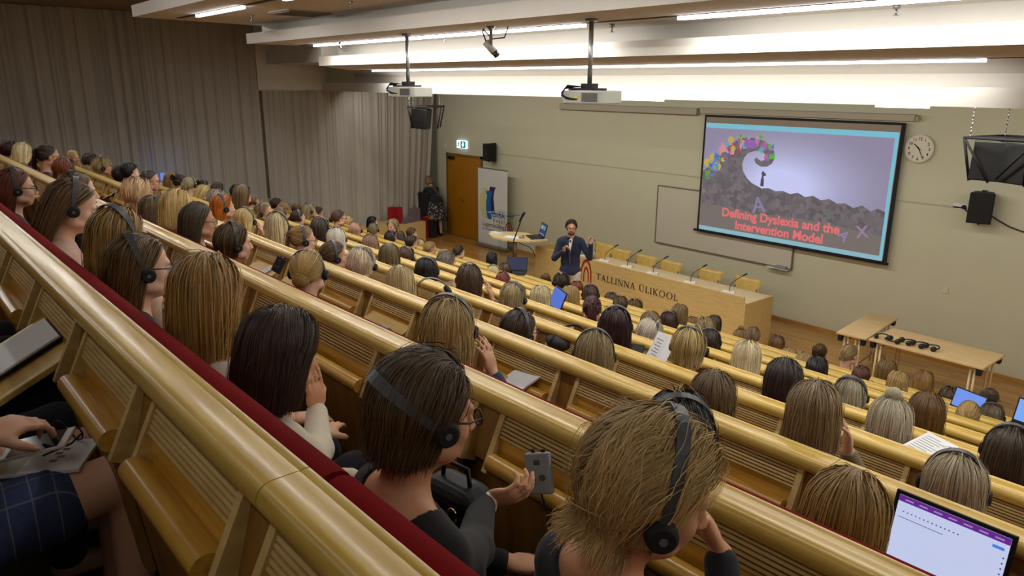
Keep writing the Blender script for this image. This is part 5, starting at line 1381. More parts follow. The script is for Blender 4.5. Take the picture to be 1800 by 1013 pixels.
SKIN = obj_colour_mat('skin', 'skin_tone', .5, .06, 60, spec=.4); nt(SKIN)[3].inputs['Subsurface Weight'].default_value = .0
CLOTH = obj_colour_mat('clothing', 'cloth_tone', .9, .22, 180, sheen=.1)
EYEW = mat('eye_white', (214, 208, 200), .3); IRIS = mat('iris', (46, 36, 30), .2); BROW = obj_colour_mat('eyebrow', 'hair_root', .8); LIP = mat('lips', (150, 82, 74), .45)
def eye_mesh():
    b = MB(); b.ellip((0, 0, 0), (.0125, .009, .0085), 0, 12, 8); b.ellip((0, .0055, 0), (.0058, .0045, .0058), 1, 10, 6); return b.build('eye', [EYEW, IRIS])
EYEO = eye_mesh()
BROWO = MB().tube([(-.016, -.002, -.002), (-.004, .003, .003), (.014, -.001, .0)], [.002, .0034, .0015], n=6).build('eyebrow', BROW)
LIPO = MB().tube([(-.021, -.007, .001), (-.01, .001, .003), (0, .003, .001), (.01, .001, .003), (.021, -.007, .001)], [.002, .0055, .006, .0055, .002], n=8).build('lips', LIP)
def band_mesh(rx=.100, rz=.131, w=.026, th=.005, tilt=0):
    b = MB(); V = []; n = 22
    for i in range(n + 1):
        a = R_(-8) + (PI + R_(16)) * i / n; ww = w * (.62 + .38 * math.sin(max(0, min(PI, a)))) 
        for dr, dy in ((0, -ww / 2), (0, ww / 2), (th, ww / 2), (th, -ww / 2)):
            V.append(((rx + dr) * math.cos(a), dy, .012 + (rz + dr) * math.sin(a)))
    F = []
    for i in range(n):
        for k in range(4): F.append((i * 4 + k, i * 4 + (k + 1) % 4, (i + 1) * 4 + (k + 1) % 4, (i + 1) * 4 + k))
    b.add(V, F, 0, False); return b
BANDM = mat('headset_band', (62, 66, 70), .4); PADM = mat('ear_pad', (18, 18, 19), .8); HUB = mat('ear_hub', (92, 95, 98), .45)
BANDO = band_mesh().build('headset', BANDM, bevel=.0015)
def cup_mesh():
    b = MB(); b.tube([(-.012, 0, 0), (-.004, 0, 0), (.010, 0, 0), (.018, 0, 0)], [.031, .034, .032, .024], 0, 18); b.tube([(.017, 0, 0), (.020, 0, 0)], [.009, .008], 1, 12); return b.build('ear_cup', [PADM, HUB])
CUPO = cup_mesh()
def glasses_mesh():
    b = MB()
    for s in (-1, 1):
        b.tube([(s * .031 + .021 * math.cos(a), .106 + .0 * a, .002 + .016 * math.sin(a)) for a in np.linspace(0, 2 * PI, 15)], .0022, n=6)
        b.tube([(s * .052, .104, .006), (s * .082, .06, .008), (s * .083, -.005, .008)], .0024, n=6)
    b.tube([(-.011, .108, .006), (.011, .108, .006)], .002, n=6); return b.build('glasses', BLACK)
GLO = glasses_mesh()
for o in (EYEO, BROWO, LIPO, BANDO, CUPO, GLO): COL.objects.unlink(o)
# ------------------------------------------------------------------ seating the audience
HZ = 1.143
LIB = {}
YAWS = (-35, 0, 35, 70)
def lib(key, fn):
    if key not in LIB: LIB[key] = fn()
    return LIB[key]
def body_mesh(yaw, pose, pitch):
    def mk():
        ar = ARM[{'lap': 'lapR', 'chin': 'chinR', 'ear': 'earR'}[pose]]
        m = make_body('body', yaw, pitch, ar, ARM['lapL']); m.materials.append(SKIN); return m
    return lib(('b', yaw, pose, pitch), mk)
def top_mesh(pose):
    def mk():
        m = make_top('top', ARM[{'lap': 'lapR', 'chin': 'chinR', 'ear': 'earR'}[pose]], ARM['lapL']); m.materials.append(CLOTH); return m
    return lib(('t', pose), mk)
def trouser_mesh():
    def mk(): m = make_trousers('trousers'); m.materials.append(CLOTH); return m
    return lib('tr', mk)
def hair_mesh(style, dense, seed):
    def mk():
        k = dict(STY[style]); k.update(dict(n=6500, w=.0028) if dense == 2 else dict(n=3600, w=.0038) if dense else dict(n=1500, w=.0062)); k['seed'] = seed
        m = hair('hair', **k); m.materials.append(HAIRM); return m
    return lib(('h', style, dense, seed), mk)
def child(name, me, root, loc, R=None):
    o = bpy.data.objects.new(name, me); COL.objects.link(o); o.parent = root
    M = Matrix.Translation(Vector(loc))
    if R is not None: M = M @ Matrix([list(map(float, R[i])) for i in range(3)]).to_4x4()
    o.matrix_local = M; return o
def lin(c): return [float(q) for q in s2l(c)]
def dress(root, style, hcol, flags, tcol, yaw, pose, pitch, rg, dense, skin=None, body=None, top=None, tip=None, seed=None, roll=0, band_tilt=None, parts=True):
    R = head_rot(yaw, pitch, roll); piv = np.array([0, 0, HZ]) + PIV
    hl = piv - R @ PIV                                        # where the head's own centre goes
    sk = skin or [(206, 158, 128), (214, 168, 140), (198, 150, 120), (220, 176, 150)][rg.integers(4)]
    b = child('body', body or body_mesh(yaw, pose, pitch), root, (0, 0, HZ)); b['skin_tone'] = lin(sk)
    t = child('top', top or top_mesh(pose), root, (0, 0, HZ)); t['cloth_tone'] = lin(tcol)
    if parts: tr = child('trousers', trouser_mesh(), root, (0, 0, HZ)); tr['cloth_tone'] = lin([(34, 36, 46), (26, 26, 28), (60, 56, 54), (40, 46, 66)][rg.integers(4)])
    hs = child('hair', hair_mesh(style, dense, seed if seed is not None else int(rg.integers(1, 3))), root, hl, R)
    hs['hair_root'] = lin([min(255, q * .86) for q in hcol]); hs['hair_tip'] = lin(tip or [min(255, q * (1.08 + .10 * min(1, max(0, (q_ - 90) / 90)))) for q, q_ in zip(hcol, [hcol[0]] * 3)])
    vol = STY[style]['vol']; big = 1 + STY[style].get('loose', .02)
    bsx, bsz = (.083 + vol * .95) * big / .100, (.113 + vol * .85) * big / .131
    def hp(name, o, p, Rx=None):
        return child(name, o.data, root, hl + R @ np.array(p), R if Rx is None else R @ Rx)
    if 'h' in flags:
        tilt = band_tilt if band_tilt is not None else rg.uniform(2, 20)
        Rt = np.array(Matrix.Rotation(R_(tilt), 3, 'X'))
        hb = hp('headset', BANDO, (0, -.006, -.004), Rt)
        hb.scale = (bsx, 1, bsz)
        for s in (-1, 1):
            c = CUPO.copy(); COL.objects.link(c); c.parent = hb; c.location = (s * .100, .004, -.010); c.rotation_euler = (0, 0, 0 if s > 0 else PI); c.scale = (.85, .85, .85 / bsz)
    if 'g' in flags: hp('glasses', GLO, (0, 0, 0))
    if 'f' in flags:
        for s in (-1, 1):
            hp('eye', EYEO, (s * .031, .080, .002)); e = hp('eyebrow', BROWO, (s * .032, .0925, .0215)); e['hair_root'] = lin([q * .55 for q in hcol])
        hp('lips', LIPO, (0, .0925, -.064))
    return R, hl
placed = []
def row_costs(i):
    px, yt, hpx, k0, yaw, style, hcol, flags, tcol, words = PEOPLE[i]; out = []
    for k in range(1, 10):
        if k0 and k != k0: continue
        Y = ROW_Y(k) + FWD.get(i - len(PEOPLE), .47 if 'L' in flags else .215); P = on_y(px, yt, Y); P = on_y(px, yt, Y + SKEW.get(k, 0) * (P[0] + 2.5))
        dep = FPX * (P[1] - CAM[1]) / ray(px, yt)[1]; z = P[2] - FLOOR(k)
        out.append((((z - 1.19) / .06) ** 2 * .5 + (math.log(hpx / (.235 * FPX / dep)) / .16) ** 2 + (50 if P[0] < -14.1 else 0), k, P, z))
    return out
FWD = {-1: .40, -2: .27, -3: .25}
for i in sorted(range(len(PEOPLE)), key=lambda i: -PEOPLE[i][2]):
    best = None
    for c, k, P, z in row_costs(i):
        for d in placed:                                         # nobody sits on a taken seat
            if d['k'] == k and abs(d['P'][0] - P[0]) < .46: c += ((.46 - abs(d['P'][0] - P[0])) / .13) ** 2
        if best is None or c < best[0]: best = (c, k, P, z)
    placed.append(dict(i=i, k=best[1], P=best[2], z=best[3]))
HERO = {}
def ordn(n): return ORD[n] if n < len(ORD) else 'far'
byrow = {}
for d in placed: byrow.setdefault(d['k'], []).append(d)
for k, L in byrow.items():
    L.sort(key=lambda d: d['P'][0])
    for a, b2 in zip(L, L[1:]):                                 # neighbours keep a shoulder's width
        if b2['P'][0] - a['P'][0] < .30: pass
    for n, d in enumerate(L): d['ord'] = n + 1; d['of'] = len(L)
PERS = {}
for d in placed:
    px, yt, hpx, k0, yaw, style, hcol, flags, tcol, words = PEOPLE[d['i']]
    rg = np.random.default_rng(100 + d['i'])
    k = d['k']; top = d['P']; hairtop = .017 if style in ('crop', 'sleek', 'lowbun', 'pony') else .030
    pose = 'chin' if 'c' in flags and style in ('lowbun',) else 'ear' if 'c' in flags else 'lap'
    pitch = 22 if 'd' in flags else 6
    az = math.degrees(math.atan2(top[0], top[1] - CAM[1]))          # the way the camera looks at this seat
    if 'f' in flags: want = yaw + rg.uniform(-6, 6)
    elif 'g' in flags: want = yaw + az * .35
    else: want = yaw + az * (.9 if px > 650 else .72 if px > 450 else .5) + rg.uniform(-9, 9)
    body_yaw = max(-18, min(24, want * .5)) if abs(want) < 100 else want
    hy = min(YAWS, key=lambda q: abs(q - (want - body_yaw))) if abs(want) < 100 else 0
    br = want - hy if abs(want) < 100 else want
    if pitch != 6: hy = 0; br = want
    full = .1185 + hairtop
    H = top[2] - full - FLOOR(k) - (-.01 if pitch > 10 else 0)
    sc = max(.90, min(1.07, H / HZ)); zoff = H - HZ * sc
    root = empty('person', (top[0], top[1], FLOOR(k) + zoff), -R_(br))
    root.scale = (sc,) * 3
    n = d['ord']
    where = 'row %s, seat order %s' % (k, n)
    tag(root, words + ', ' + ('%s from left in %s row' % (ordn(n), ordn(k))), 'person', 'seated audience')
    if len((root['label']).split()) > 16: root['label'] = words + ', %s row' % ordn(k)
    PERS[d['i']] = root
    if d['i'] >= len(PEOPLE) - 3: continue                       # the three nearest are made below
    dense = 1 if 'n' in flags else 0
    if hpx > 72: dense = 2
    dress(root, style, hcol, flags, tcol, hy, pose, pitch, rg, dense)
# ------------------------------------------------------------------ the three nearest women, built with their own arms and clothes
LOH, HIH = (-.36, -.26, -.95), (.36, .60, .15)
def hero(i, yaw, pitch, aR, aL, style, dense_kw, roll=0, tilt=0, neck=None, end=.93, topname='top', seed=11, tip=None, skin=(206, 152, 116)):
    px, yt, hpx, k0, y_, st, hcol, flags, tcol, words = PEOPLE[i]; root = PERS[i]
    bm_ = make_body('body', yaw, pitch, aR, aL, .0056, False, LOH, HIH, roll=roll); bm_.materials.append(SKIN)
    tm = make_top(topname, aR, aL, .0062, LOH, HIH, end, neck); tm.materials.append(CLOTH)
    kw = dict(STY[style]); kw.update(n=19000, w=.0014, seed=seed); kw.update(dense_kw)
    hm = hair('hair', **kw); hm.materials.append(HAIRM); LIB[('h', style, 9, seed)] = hm
    root.rotation_euler = (0, 0, -R_(y_))
    return dress(root, style, hcol, flags, tcol, yaw, 'lap', pitch, np.random.default_rng(i), 9, skin, bm_, tm, tip, seed, roll, tilt)
N0 = len(PEOPLE)
def to_local(i, px, py, dy):
    """a point seen at a pixel, in the person's own head-centred frame; dy in front of the head"""
    root = PERS[i]; Y = root.location[1] + dy; p = on_y(px, py, Y); a = R_(PEOPLE[i][4])
    d = (p - np.array(root.location)) / root.scale[0]; c, s_ = math.cos(a), math.sin(a)
    return np.array([d[0] * c - d[1] * s_, d[0] * s_ + d[1] * c, d[2] - HZ])
SH = (.165, -.02, -.262)
def arm_to(i, px, py, dy, d, n, curl, out=.10, side=1):
    w = to_local(i, px, py, dy); sh = np.array(SH) * np.array([side, 1, 1]); v = w - sh; L = np.linalg.norm(v); u1, u2 = .27, .245
    if L > u1 + u2 - .01: w = sh + v / L * (u1 + u2 - .012); v = w - sh; L = np.linalg.norm(v)
    q = (u1 ** 2 - u2 ** 2 + L * L) / (2 * L); h = math.sqrt(max(0, u1 ** 2 - q * q)); b_ = np.array([out, -.0, -1.0]); b_ -= b_.dot(v / L) * v / L; b_ /= np.linalg.norm(b_)
    return (tuple(sh), tuple(sh + v / L * q + b_ * h), tuple(w), d, n, curl)
hero(N0 - 3, -14, 12, arm_to(N0 - 3, 562, 700, .27, (.05, -.05, .98), (-.9, -.3, .0), .22, .5), ARM['lapL'], 'bob', dict(L=.33, zcut=-.135, vol=.020, part=-.28, jit=.12), neck=((0, .03, -.17), (.085, .07, .05)))
A2 = arm_to(N0 - 2, 868, 852, .40, (.55, .75, .25), (-.75, .45, .5), .75, .6)
hero(N0 - 2, 4, 12, A2, ARM['lapL'], 'bobshort', dict(L=.25, zcut=-.088, vol=.022, part=.2, jit=.25), tilt=58, neck=((0, -.05, -.19), (.115, .09, .075)))
hero(N0 - 1, 26, 20, arm_to(N0 - 1, 1266, 975, .24, (-.42, -.25, .87), (-.5, -.85, .1), 1.0, .6), arm_to(N0 - 1, 985, 985, .30, (-.55, .35, .6), (.3, -.6, .6), .45, -.5, -1), 'layer', dict(), tilt=4, neck=((0, -.02, -.19), (.125, .10, .07)))
br_ = MB().tube([(.031 * math.cos(a), 0, .031 * math.sin(a)) for a in np.linspace(0, 2 * PI, 20)], .009, n=8).build('bracelet', WHITEP, PERS[N0 - 2])
e_, w_ = np.array(A2[1]), np.array(A2[2]); br_.location = Vector(tuple(w_ - (w_ - e_) / np.linalg.norm(w_ - e_) * .02)) + Vector((0, 0, HZ)); br_.rotation_euler = Vector(tuple(w_ - e_)).to_track_quat('Y', 'Z').to_euler()
# ------------------------------------------------------------------ the speaker
SPX, SPY = on_y(1004, 400, -2.95)[0], -2.95
sp = empty('person', (SPX, SPY, 0), -R_(138), 'man in navy jacket, tie and beige trousers talking into a microphone', 'person')
HS = 1.655
LOS, HIS = (-.52, -.25, -1.66), (.42, .42, .15)
aR = ((.185, -.03, -.272), (.265, .07, -.53), (.10, .20, -.37), (-.45, .1, .85), (-.4, .5, .2), 1.25)
aL = ((-.185, -.03, -.272), (-.33, .06, -.50), (-.345, .17, -.24), (-.02, .06, 1), (.4, .9, 0), (.05, .9, 1.3, 1.35))
def legs_standing(f, inf=0, shoes=True):
    for s in (-1, 1):
        f.cap((s * .095, .0, -.80), (s * .115, .02, -1.21), .088 + inf, .058 + inf, .03); f.cap((s * .115, .02, -1.21), (s * .125, -.01, -1.57), .056 + inf, .040 + inf, .02)
        if shoes: f.cap((s * .125, -.02, -1.615), (s * .15, .16, -1.622), .040, .034, .015)
f = Field(LOS, HIS, .0075); add_torso(f, 0, True); add_head(f, head_rot(-6, 4), True); add_arm(f, aR, 1); add_arm(f, aL, -1); legs_standing(f)
m = f.mesh('body'); m.materials.append(SKIN); b_ = child('body', m, sp, (0, 0, HS)); b_['skin_tone'] = lin((206, 158, 128))
f = Field((-.5, -.27, -.81), (.42, .42, -.15), .0078)
add_torso(f, .013, True); f.ellip((0, -.02, -.80), (.18, .135, .12), .05); add_arm(f, aR, 1, .013, False, .93); add_arm(f, aL, -1, .013, False, .93)
m = f.mesh('jacket'); m.materials.append(CLOTH); j = child('jacket', m, sp, (0, 0, HS)); j['cloth_tone'] = lin((34, 40, 62))
f = Field((-.3, -.25, -1.6), (.3, .3, -.7), .0085); legs_standing(f, .014, False); f.ellip((0, -.01, -.79), (.165, .12, .10), .05)
m = f.mesh('trousers'); m.materials.append(CLOTH); j = child('trousers', m, sp, (0, 0, HS)); j['cloth_tone'] = lin((206, 194, 168))
for s in (-1, 1):
    f = Field((-.26, -.12, -1.68), (.26, .26, -1.53), .006); f.cap((s * .125, -.03, -1.612), (s * .15, .165, -1.618), .046, .040, .015)
    m = f.mesh('shoe'); m.materials.append(BLACK); child('shoe', m, sp, (0, 0, HS))
Rm = head_rot(-6, 4)
hl = np.array([0, 0, HS]) + PIV - Rm @ PIV
kw = dict(STY['crop']); kw.update(n=3500, w=.004, seed=4, vol=.020, L=.06); hm = hair('hair', **kw); hm.materials.append(HAIRM)
h_ = child('hair', hm, sp, hl, Rm); h_['hair_root'] = lin((44, 30, 22)); h_['hair_tip'] = lin((60, 42, 30))
f = Field((-.09, -.03, -.14), (.09, .12, .0), .0045)
f.ellip((0, .053, -.09), (.037, .037, .031), .02)
for s in (-1, 1): f.cap((s * .068, .012, -.035), (s * .045, .045, -.09), .010, .016, .015); f.cap((0, .094, -.048), (s * .024, .083, -.056), .0055, .0055, .006); f.cap((s * .024, .083, -.056), (s * .026, .072, -.085), .006, .012, .01)
m = f.mesh('beard'); m.materials.append(mat('beard_brown', (58, 38, 28), .8)); child('beard', m, sp, hl, Rm)
def hps(name, o, p):
    return child(name, o.data, sp, hl + Rm @ np.array(p), Rm)
for s in (-1, 1):
    hps('eye', EYEO, (s * .031, .080, .002)); e = hps('eyebrow', BROWO, (s * .032, .0925, .0215)); e['hair_root'] = lin((36, 26, 20))
hps('lips', LIPO, (0, .0925, -.064)); hps('glasses', GLO, (0, 0, 0))
mb = MB(); mb.poly([(-.036, .066, HS - .19), (.036, .066, HS - .19), (.022, .104, HS - .30), (0, .112, HS - .38), (-.022, .104, HS - .30)], (0, .006, 0)); mb.build('shirt_front', WHITEP, sp)
mb = MB(); mb.poly([(-.014, .077, HS - .20), (.014, .077, HS - .20), (.026, .119, HS - .42), (0, .12, HS - .70), (-.026, .119, HS - .42)], (0, .006, 0)); mb.build('tie', mat('tie_brown', (84, 58, 66), .7), sp)
mb = MB()
for s in (-1, 1): mb.poly([(s * .05, .070, HS - .19), (s * .085, .078, HS - .27), (s * .06, .112, HS - .36), (s * .006, .124, HS - .46), (s * .03, .108, HS - .33)], (0, .007, 0))
o = mb.build('lapels', CLOTH, sp); o['cloth_tone'] = lin((28, 33, 52))
MB().tube([(.165 * math.cos(a), -.01 + .123 * math.sin(a), HS - .735) for a in np.linspace(0, 2 * PI, 25)], .014, n=6).build('belt', BLACKM, sp)
hm_ = empty('handheld_microphone', (0, 0, 0), 0, 'black hand-held microphone in the right hand of the speaker', 'microphone')
Mw = Matrix.Translation((SPX, SPY, 0)) @ Matrix.Rotation(-R_(138), 4, 'Z')
a_, c_ = Mw @ Vector((.055, .225, HS - .36)), Mw @ Vector((.02, .155, HS - .115))
hm_.location = a_
d_ = c_ - a_
MB().tube([(0, 0, 0), tuple(d_ * .72)], [.014, .018], n=10).build('handle', BLACKM, hm_)
o = MB().ellip(tuple(d_ * .85), (.026, .026, .03), nu=12, nv=8).build('grille_head', DARKM, hm_)
wt_ = Mw @ Vector((-.345, .165, HS - .262))

# ------------------------------------------------------------------ the woman bending over the trolley beside the door
q = on_z(768, 415, 0)
wm = empty('person', (q[0], q[1], 0), R_(78), 'woman in black top and patterned skirt bending forward in the corner by the door', 'person')
f = Field((-.3, -.3, 0), (.3, .95, 1.62), .0085)
hh = np.array([0, .50, 1.44])
f.ellip(hh + [0, 0, .03], (.075, .093, .085), .02); f.ellip(hh + [0, .045, -.05], (.055, .055, .075), .03); f.cap(hh + [0, -.03, -.05], (0, .33, 1.27), .05, .055, .03)
f.cap((-.13, .32, 1.23), (.13, .32, 1.23), .058, .058, .05); f.ellip((0, .22, 1.13), (.15, .13, .2), .06, np.array(Matrix.Rotation(R_(-38), 3, 'X'))); f.ellip((0, .02, .95), (.175, .14, .14), .06)
for s in (-1, 1):
    f.cap((s * .16, .32, 1.22), (s * .2, .50, 1.0), .046, .038, .03); f.cap((s * .2, .50, 1.0), (s * .1, .72, 1.06), .037, .026, .02); hand_prims(f, (s * .1, .73, 1.06), (-s * .3, .9, .0), (0, 0, -1), .6, s)
    f.cap((s * .09, 0, .88), (s * .1, .0, .47), .085, .056, .03); f.cap((s * .1, .0, .47), (s * .11, -.03, .09), .055, .036, .02); f.cap((s * .11, -.03, .05), (s * .13, .12, .035), .036, .028, .015)
m = f.mesh('body'); m.materials.append(SKIN); b_ = child('body', m, wm, (0, 0, 0)); b_['skin_tone'] = lin((214, 170, 146))
f = Field((-.32, -.3, .80), (.32, .8, 1.4), .0085)
f.cap((-.13, .32, 1.23), (.13, .32, 1.23), .066, .066, .05); f.ellip((0, .22, 1.13), (.158, .138, .21), .06, np.array(Matrix.Rotation(R_(-38), 3, 'X'))); f.ellip((0, .01, .95), (.192, .16, .17), .06)
for s in (-1, 1): f.cap((s * .16, .32, 1.22), (s * .2, .50, 1.0), .054, .046, .03); f.cap((s * .2, .50, 1.0), (s * .13, .66, 1.045), .045, .036, .02)
m = f.mesh('top'); m.materials.append(CLOTH); t_ = child('top', m, wm, (0, 0, 0)); t_['cloth_tone'] = lin((34, 36, 42))
V = []; n = 48
for j in range(8):
    qq = j / 7; z = .99 - .52 * qq
    for i in range(n):
        a = 2 * PI * i / n; r = (.185 + .10 * qq) * (1 + .07 * qq * math.sin(a * 9)); V.append((r * math.cos(a), .02 - .02 * qq + r * .82 * math.sin(a), z))
F = [(j * n + i, j * n + (i + 1) % n, (j + 1) * n + (i + 1) % n, (j + 1) * n + i) for j in range(7) for i in range(n)]
sk_ = mat('floral_skirt', (50, 50, 54), .9); t, N, L, b__ = nt(sk_)
tc = N.new('ShaderNodeTexCoord'); vo = N.new('ShaderNodeTexNoise'); vo.inputs['Scale'].default_value = 16; vo.inputs['Detail'].default_value = 4; L.new(tc.outputs['Object'], vo.inputs['Vector'])
cr = N.new('ShaderNodeValToRGB'); cr.color_ramp.interpolation = 'CONSTANT'; cr.color_ramp.elements[0].color = (*s2l((42, 44, 50)), 1); cr.color_ramp.elements[1].position = .56; cr.color_ramp.elements[1].color = (*s2l((150, 150, 142)), 1)
L.new(vo.outputs['Fac'], cr.inputs['Fac']); L.new(cr.outputs['Color'], b__.inputs['Base Color'])
o = MB().add(V, F, 0, True).build('skirt', sk_, wm); sl = o.modifiers.new('t', 'SOLIDIFY'); sl.thickness = .006
for s in (-1, 1):
    f = Field((-.2, -.12, -.02), (.2, .22, .12), .006); f.cap((s * .11, -.035, .045), (s * .13, .13, .034), .042, .034, .015)
    m = f.mesh('shoe'); m.materials.append(BLACK); child('shoe', m, wm, (0, 0, 0))
hs = child('hair', hair_mesh('bob', 0, 2), wm, hh - np.array([0, 0, 0]), head_rot(0, 35)); hs['hair_root'] = lin((128, 104, 64)); hs['hair_tip'] = lin((160, 134, 90))
mb = MB(); mb.tube([(-.15, .34, 1.29), (-.02, .13, 1.30), (.15, .0, 1.02), (.19, -.02, .80)], .006, n=6); mb.build('bag_strap', mat('bag_beige', (170, 150, 116), .6), wm)

# ------------------------------------------------------------------ the row the camera sits in: three neighbours whose laps show at the left
def lap_person(loc, yaw, trous, tone_top, label, skirt=False, seed=1):
    r = empty('person', (loc[0], loc[1], FLOOR(0)), -R_(yaw), label, 'person')
    ar, al = [((s * .165, -.03, -.262), (s * .25, -.06, -.52), (s * .09, .10, -.60), (-s * .7, .5, -.3), (0, -.3, -1), .9) for s in (1, -1)]
    if skirt: ar = ((.165, -.03, -.262), (.235, .02, -.50), (.115, .135, -.53), (-.42, .9, .02), (-.2, 0, -1), .75)
    b = child('body', make_body('body', 0, 10, ar, al, .007, True), r, (0, 0, HZ)); b.data.materials.append(SKIN); b['skin_tone'] = lin((206, 158, 130))
    t = child('top', make_top('top', ar, al), r, (0, 0, HZ)); t.data.materials.append(CLOTH); t['cloth_tone'] = lin(tone_top)
    h = child('hair', hair_mesh('bob', 0, seed), r, (0, 0, HZ)); h['hair_root'] = lin((90, 70, 44)); h['hair_tip'] = lin((120, 96, 60))
    if skirt:
        f = Field((-.3, -.22, -.95), (.3, .30, -.55), .008)
        for s in (-1, 1): f.cap((s * .09, -.02, -.765), (s * .098, .235, -.730), .098, .084, .05)
        f.ellip((0, -.01, -.745), (.19, .145, .11), .04)
        m = f.mesh('skirt'); pm = mat('plaid_denim', (44, 58, 92), .9); t_, N, L, b2 = nt(pm)
        tc = N.new('ShaderNodeTexCoord'); mp = N.new('ShaderNodeMapping'); L.new(tc.outputs['Object'], mp.inputs['Vector'])
        outs = []
        for dirn, sc_ in (('X', 7.0), ('Y', 7.0)):
            w_ = N.new('ShaderNodeTexWave'); w_.bands_direction = dirn; w_.inputs['Scale'].default_value = sc_; w_.inputs['Distortion'].default_value = .25; L.new(mp.outputs['Vector'], w_.inputs['Vector'])
            c_ = N.new('ShaderNodeMath'); c_.operation = 'GREATER_THAN'; c_.inputs[1].default_value = .988; L.new(w_.outputs['Fac'], c_.inputs[0]); outs.append(c_)
        mxm = N.new('ShaderNodeMath'); mxm.operation = 'MAXIMUM'; L.new(outs[0].outputs[0], mxm.inputs[0]); L.new(outs[1].outputs[0], mxm.inputs[1])
        ns = N.new('ShaderNodeTexNoise'); ns.inputs['Scale'].default_value = 120; L.new(tc.outputs['Object'], ns.inputs['Vector'])
        m1 = N.new('ShaderNodeMix'); m1.data_type = 'RGBA'; m1.inputs['A'].default_value = (*s2l((34, 46, 80)), 1); m1.inputs['B'].default_value = (*s2l((60, 76, 116)), 1); L.new(ns.outputs['Fac'], m1.inputs['Factor'])
        m2 = N.new('ShaderNodeMix'); m2.data_type = 'RGBA'; m2.inputs['B'].default_value = (*s2l((96, 104, 124)), 1); L.new(m1.outputs['Result'], m2.inputs['A']); L.new(mxm.outputs[0], m2.inputs['Factor']); L.new(m2.outputs['Result'], b2.inputs['Base Color'])
        m.materials.append(pm); child('skirt', m, r, (0, 0, HZ))
    else:
        tr = child('trousers', trouser_mesh(), r, (0, 0, HZ)); tr['cloth_tone'] = lin(trous)
    return r
K = on_z(225, 785, FLOOR(0) + .50)
LW = lap_person((K[0] - .10, K[1] - .40), 2, None, (40, 44, 60), 'woman in blue plaid skirt with bare knees, holding a phone, bottom left corner', True)
lap_person((-2.22, -11.86), 0, (24, 30, 40), (24, 26, 32), 'person in dark trousers seated behind the nearest bench, legs below the open tablet', seed=2)
lap_person((-2.95, -11.88), 4, (20, 22, 26), (18, 19, 22), 'person in black seated at the far left edge behind the nearest bench', seed=1)
Lx, Ly = LW.location[0], LW.location[1]
zl = FLOOR(0) + HZ - .655
bk = empty('booklet', (Lx + .02, Ly + .235, zl), R_(-28), 'glossy colour booklet lying on the plaid skirt', 'booklet')
MB().b2((-.075, -.105, 0), (.075, .105, .008)).build('pages', PAPER, bk)
mb = MB(); mb.b2((-.073, -.103, .0082), (.073, -.02, .0088)); mb.build('cover_picture', noisy('cover_picture', (196, 178, 150), (120, 130, 90), .35, 25), bk)
mb = MB()
for i in range(5): mb.b2((-.05 + i * .018, .03 + (i % 2) * .01, .0082), (-.04 + i * .018, .045 + (i % 2) * .01, .0088))
mb.build('cover_print', mat('cover_print', (120, 60, 90), .5), bk)
ph = empty('phone', (Lx + .045, Ly + .235, zl + .045), R_(-30), 'white phone with dark screen held over the booklet', 'phone')
ph.rotation_euler = (R_(12), R_(10), R_(-30))
MB().b2((-.036, -.072, 0), (.036, .072, .008)).build('case', WHITEP, ph, bevel=.003)
MB().b2((-.032, -.055, .008), (.032, .055, .0088)).build('screen', mat('phone_glass', (20, 22, 30), .1), ph)
gs = empty('folded_glasses', (Lx - .03, Ly + .30, zl + .03), .4, 'dark-rimmed glasses hooked over the booklet top', 'glasses')
g_ = bpy.data.objects.new('frame', GLO.data); COL.objects.link(g_); g_.parent = gs; g_.location = (0, -.1, 0)

# ------------------------------------------------------------------ things on the writing tablets
TSL = R_(26.6)
def at_tab(px, py, b, up=.0):
    """where a pixel meets the sloping writing tablet of bench b"""
    d = ray(px, py); z0 = ROW_Z(b) - .108 + up; y0 = ROW_Y(b) - .03
    t = (z0 - .5 * y0 + .5 * CAM[1] - CAM[2]) / (d[2] - .5 * d[1]); return CAM + d * t
def sheet(px, py, b, w, d, rz, label, name='paper_sheet', th=.003, up=.004, m=None, tilt=0.0, text=False):
    q = at_tab(px, py, b, up); o = empty(name, tuple(q), rz, label, 'paper'); o.rotation_euler = (tilt + TSL, 0, rz)
    MB().b2((-w / 2, -d / 2, 0), (w / 2, d / 2, th)).build('leaf', m or PAPER, o)
    if text:
        mb = MB()
        for i in range(9): mb.b2((-w * .4, d * .36 - i * d * .085, th), (-w * .4 + w * (.45 + .35 * ((i * 37) % 10) / 10), d * .36 - i * d * .085 + d * .02, th + .0004))
        mb.build('print_lines', mat('print_grey', (130, 130, 134), .8) if 'print_grey' not in MATS else MATS['print_grey'], o)
    return o
q = at_tab(52, 622, 1, .0)
nb = empty('notebook', (-2.44, ROW_Y(1) - .235, ROW_Z(1) - .205), R_(4), 'white writing pad on a black folder, on the open tablet at lower left', 'notebook')
nb.rotation_euler = (TSL, 0, R_(1))
MB().b2((-.11, -.17, 0), (.11, .16, .006)).build('folder', BLACKM, nb, bevel=.002); MB().b2((-.105, -.165, .006), (.105, .155, .012)).build('pad', PAPER, nb)
sheet(903, 676, 3, .17, .22, R_(-14), 'white notebook page in front of the wavy blonde woman', 'notebook', .008, .012)
sheet(460, 476, 3, .21, .29, R_(-10), 'white paper on an open tablet left of the claw clip woman', 'paper_sheet', .003, .004)
sheet(158, 322, 3, .2, .28, R_(10), 'white sheet on an open tablet in the upper left rows', 'paper_sheet')
sheet(203, 338, 3, .2, .28, R_(-25), 'white page being written on, behind the pinkish blonde crop', 'paper_sheet', .003, .06)
sheet(1630, 788, 4, .15, .18, R_(-20), 'printed white sheet beside the long silver hair', 'paper_sheet', .003, .03, None, -.2, True)
